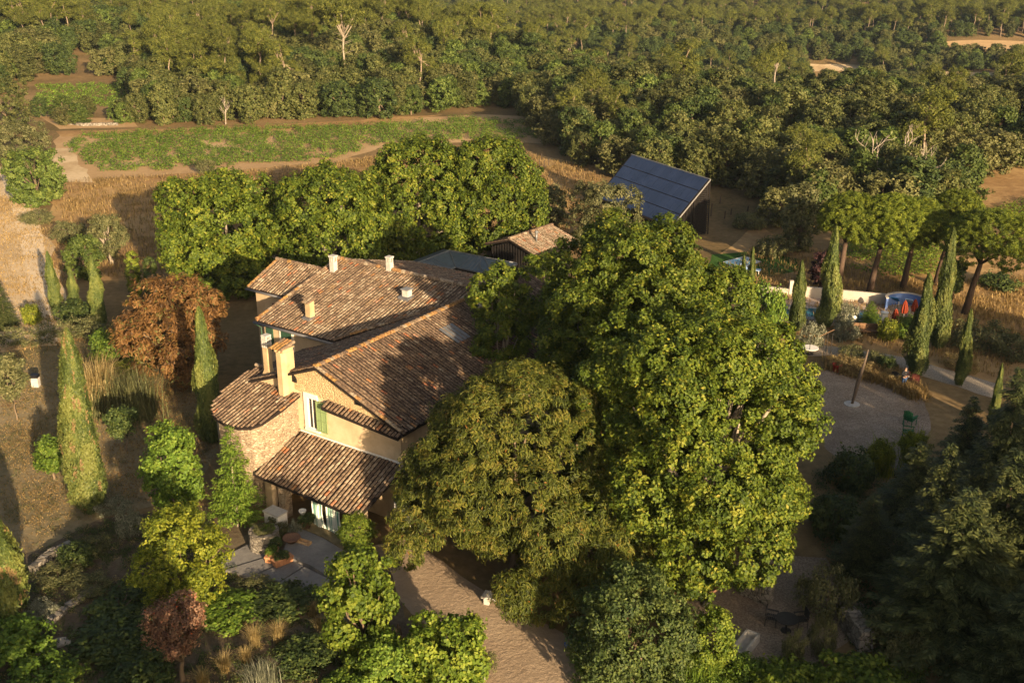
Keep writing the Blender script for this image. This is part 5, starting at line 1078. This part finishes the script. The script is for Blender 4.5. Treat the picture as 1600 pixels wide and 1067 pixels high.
# ------------------------------------------------------------------ pool garden
M_WATER=MT("pool_water",.08,.5).col((.02,.16,.19)).m; M_WATER2=MT("pale_pool_water",.08,.5).col((.16,.40,.50)).m; M_DECKP=flat("pink_paving",(.42,.33,.27),.9,.15,3); M_WALLW=plaster("pool_wall_paint",(.42,.37,.31),(.50,.45,.38))
def flatpoly(name,px,z,mat,kind,lab=None,cat=None,t=.0):
    w_=ccw([tuple(P(x,y,z)[:2]) for x,y in px]); o=MB().prism(w_,z-max(t,.02),z).build(name,mat); setp(o,lab,cat,None,kind); return o
flatpoly("pool_terrace",[(1190,462),(1238,462),(1384,473),(1390,462),(1445,462),(1450,505),(1380,516),(1190,500)],.10,M_DECKP,"structure")
pool=thing("swimming_pool","long turquoise swimming pool behind the cypresses with pale coping","swimming pool",(0,0,0))
def pp_(name,px,z,mat,t=.02): w_=ccw([tuple(P(x,y,z)[:2]) for x,y in px]); return MB().prism(w_,z-t,z).build(name,mat,pool)
pp_("coping",[(1200,474),(1380,487),(1381,506),(1196,494)],.14,M_CONC); pp_("water",[(1206,477),(1374,490),(1374,502),(1203,490)],.16,M_WATER)
def lwall(pts,h,w,mat,lab,name="garden_wall"):
    m=MB()
    for a,b in zip(pts[:-1],pts[1:]):
        c=(np.array(a)+np.array(b))/2; L=np.linalg.norm(np.array(b)-np.array(a)); m.cbox(c[0],c[1],L+w*.2,w,0,h,math.atan2(b[1]-a[1],b[0]-a[0]))
    o=m.build(name,mat); setp(o,lab,"wall"); return o
lwall([P(1236,463),P(1384,477)],1.05,.25,M_WALLW,"long white wall behind the swimming pool"); lwall([P(1190,458),P(1234,463)],.7,.25,M_WALLW,"lower white wall at the left end of the pool")
m=MB(); p=P(1235,463); m.cbox(p[0],p[1],.35,.35,0,1.5); o=m.build("wall_pier",M_WALLW); setp(o,"white square pier between the low and long pool walls","pier")
ctr=P(1413,486); rad_=27/PXM(ctr); m=MB(); N_=22
arc=[(ctr[0]+rad_*math.cos(t),ctr[1]+rad_*1.0*math.sin(t)) for t in np.linspace(math.pi*1.0,-.0,N_)]
for i in range(N_-1):
    (x0,y0),(x1,y1)=arc[i],arc[i+1]; k=1.12; X0,Y0=ctr[0]+(x0-ctr[0])*k,ctr[1]+(y0-ctr[1])*k; X1,Y1=ctr[0]+(x1-ctr[0])*k,ctr[1]+(y1-ctr[1])*k
    m.add([(x0,y0,0),(x1,y1,0),(X1,Y1,0),(X0,Y0,0),(x0,y0,1.15),(x1,y1,1.15),(X1,Y1,1.15),(X0,Y0,1.15)],[(0,3,2,1),(4,5,6,7),(0,1,5,4),(1,2,6,5),(2,3,7,6),(3,0,4,7)])
t=thing("curved_wall","curved wall painted blue inside around the loungers at the pool end","wall",(0,0,0)); m.build("wall",M_BLUEW,t); m2=MB()
for i in range(N_-1):
    (x0,y0),(x1,y1)=arc[i],arc[i+1]; k0,k1=.98,1.14; f_=lambda x,y,k:(ctr[0]+(x-ctr[0])*k,ctr[1]+(y-ctr[1])*k)
    a=f_(x0,y0,k0);b=f_(x1,y1,k0);c=f_(x1,y1,k1);d=f_(x0,y0,k1); m2.add([(*a,1.15),(*b,1.15),(*c,1.15),(*d,1.15),(*a,1.22),(*b,1.22),(*c,1.22),(*d,1.22)],[(0,3,2,1),(4,5,6,7),(0,1,5,4),(1,2,6,5),(2,3,7,6),(3,0,4,7)])
m2.build("coping",M_WALLW,t)
M_LBL=flat("blue_canvas",(.02,.14,.34),.8,.1); M_LLB=flat("pale_blue_canvas",(.30,.42,.62),.8,.1)
def lounger(px,py,rz,mat,lab):
    t=thing("sun_lounger",lab,"sun lounger",tuple(P(px,py,.1)),rz,"sun loungers by the pool"); m=MB(); m.box(-.32,.32,-1.0,.35,.32,.38); m.build("mattress",mat,t)
    m=MB(); m.add([(-.32,.35,.32),(.32,.35,.32),(.32,.95,.78),(-.32,.95,.78),(-.32,.35,.38),(.32,.35,.38),(.32,.92,.84),(-.32,.92,.84)],[(0,3,2,1),(4,5,6,7),(0,1,5,4),(1,2,6,5),(2,3,7,6),(3,0,4,7)]); m.build("backrest",mat,t)
    for x in (-.28,.28):
        for y in (-.85,.3): MB().tube([(x,y,0),(x,y,.32)],.03,5).build("leg",M_WHITE,t)
lounger(1400,474,2.6,M_LBL,"bright blue sun lounger in front of the curved blue wall"); lounger(1424,477,2.5,M_LLB,"pale blue sun lounger next to the orange parasols")
M_PAR=flat("orange_red_canvas",(.20,.035,.015),.85,.15,14)
for i,(x,y,ty,lab) in enumerate(((1397,508,482,"closed orange parasol lowest and leftmost of the three"),(1411,500,469,"closed orange-red parasol in the middle of the three by the pool"),(1427,497,467,"closed orange-red parasol rightmost of the three by the pool"))):
    p=P(x,y,.1); h=HT(p,ty); t=thing("closed_parasol",lab,"parasol",tuple(p),i*.5,"closed parasols by the pool"); MB().tube([(0,0,0),(0,0,h)],.035,6).build("pole",M_CONC,t)
    m=MB(); n=16; vs=[]
    for r_,z in ((.20,.35),(.26,.55),(.20,.72),(.13,.88),(.03,1.0)):
        for k in range(n): q=r_*(1+.22*(-1)**k); vs.append((q*math.cos(6.283*k/n),q*math.sin(6.283*k/n),z*h))
    m.add(vs,[(j*n+k,j*n+(k+1)%n,(j+1)*n+(k+1)%n,(j+1)*n+k) for j in range(4) for k in range(n)]+[tuple(range(n))]); m.build("canopy",M_PAR,t)
    MB().lathe(0,0,[(.3,0),(.3,.06),(.08,.1)],14).build("base",M_CONC,t)
t=thing("pool_gate","white post and pale glass gate at the end of the pool","gate",tuple(P(1380,508,.1)),-.1); MB().cbox(0,0,.45,.4,0,1.1).build("post",M_WHITE,t); MB().lathe(0,0,[(.3,1.1),(.34,1.16),(.1,1.25)],12).build("cap",M_WHITE,t)
lathe_o("ball_finial",P(1333,512),[(.1,0),(.1,.7),(.2,.8),(.22,.95),(.05,1.1)],M_WHITE,"white ball on a post beside the dwarf pine","finial")
pool=thing("swimming_pool","small pale blue pool with white coping on the green lawn","swimming pool",(0,0,0))
pp_("coping",[(1130,409),(1164,400),(1190,409),(1150,422)],.10,M_WHITE); pp_("water",[(1132,409),(1164,402),(1181,409),(1148,420)],.12,M_WATER2)
p=P(1172,424,.1); lounger(1172,426,1.2,M_LLB,"small pale lounger on the green lawn by the little pool")
# old fence posts on the slope right of the barn
for i,(x,y,ty) in enumerate(((1111,338,318),(1125,318,306),(1132,342,330),(1142,336,326),(1155,356,342),(1178,350,340),(1168,330,322))):
    p=P(x,y); h=HT(p,ty); o=MB().tube([(0,0,-.1),(.04,0,h)],[.09,.07],6).build("fence_post",M_WOODD,None,False,tuple(p)); setp(o,"weathered dark wooden post on the bare slope right of the solar barn","post","posts right of the barn")
for i,(x,y,ty) in enumerate(((843,262,248),(850,264,250),(857,262,248),(846,250,240))):
    p=P(x,y); h=HT(p,ty); o=MB().tube([(0,0,-.1),(.04,0,h)],[.07,.06],6).build("fence_post",M_WOODD,None,False,tuple(p)); setp(o,"dark wooden post at the shaded corner of the meadow by the wood","post","posts at the meadow corner")
# ------------------------------------------------------------------ air
t=D.materials.new("air"); t.use_nodes=True; n_=t.node_tree.nodes; n_.remove(n_["Principled BSDF"]); pv_=n_.new("ShaderNodeVolumePrincipled"); pv_.inputs['Color'].default_value=(.62,.76,1,1); pv_.inputs['Density'].default_value=.00006; pv_.inputs['Anisotropy'].default_value=0.
t.node_tree.links.new(pv_.outputs[0],n_["Material Output"].inputs['Volume'])
m=MB(); m.box(-720,720,-90,1120,-26,37); o=m.build("haze",t); setp(o,"thin pale summer haze over the whole valley","haze",None,"stuff")
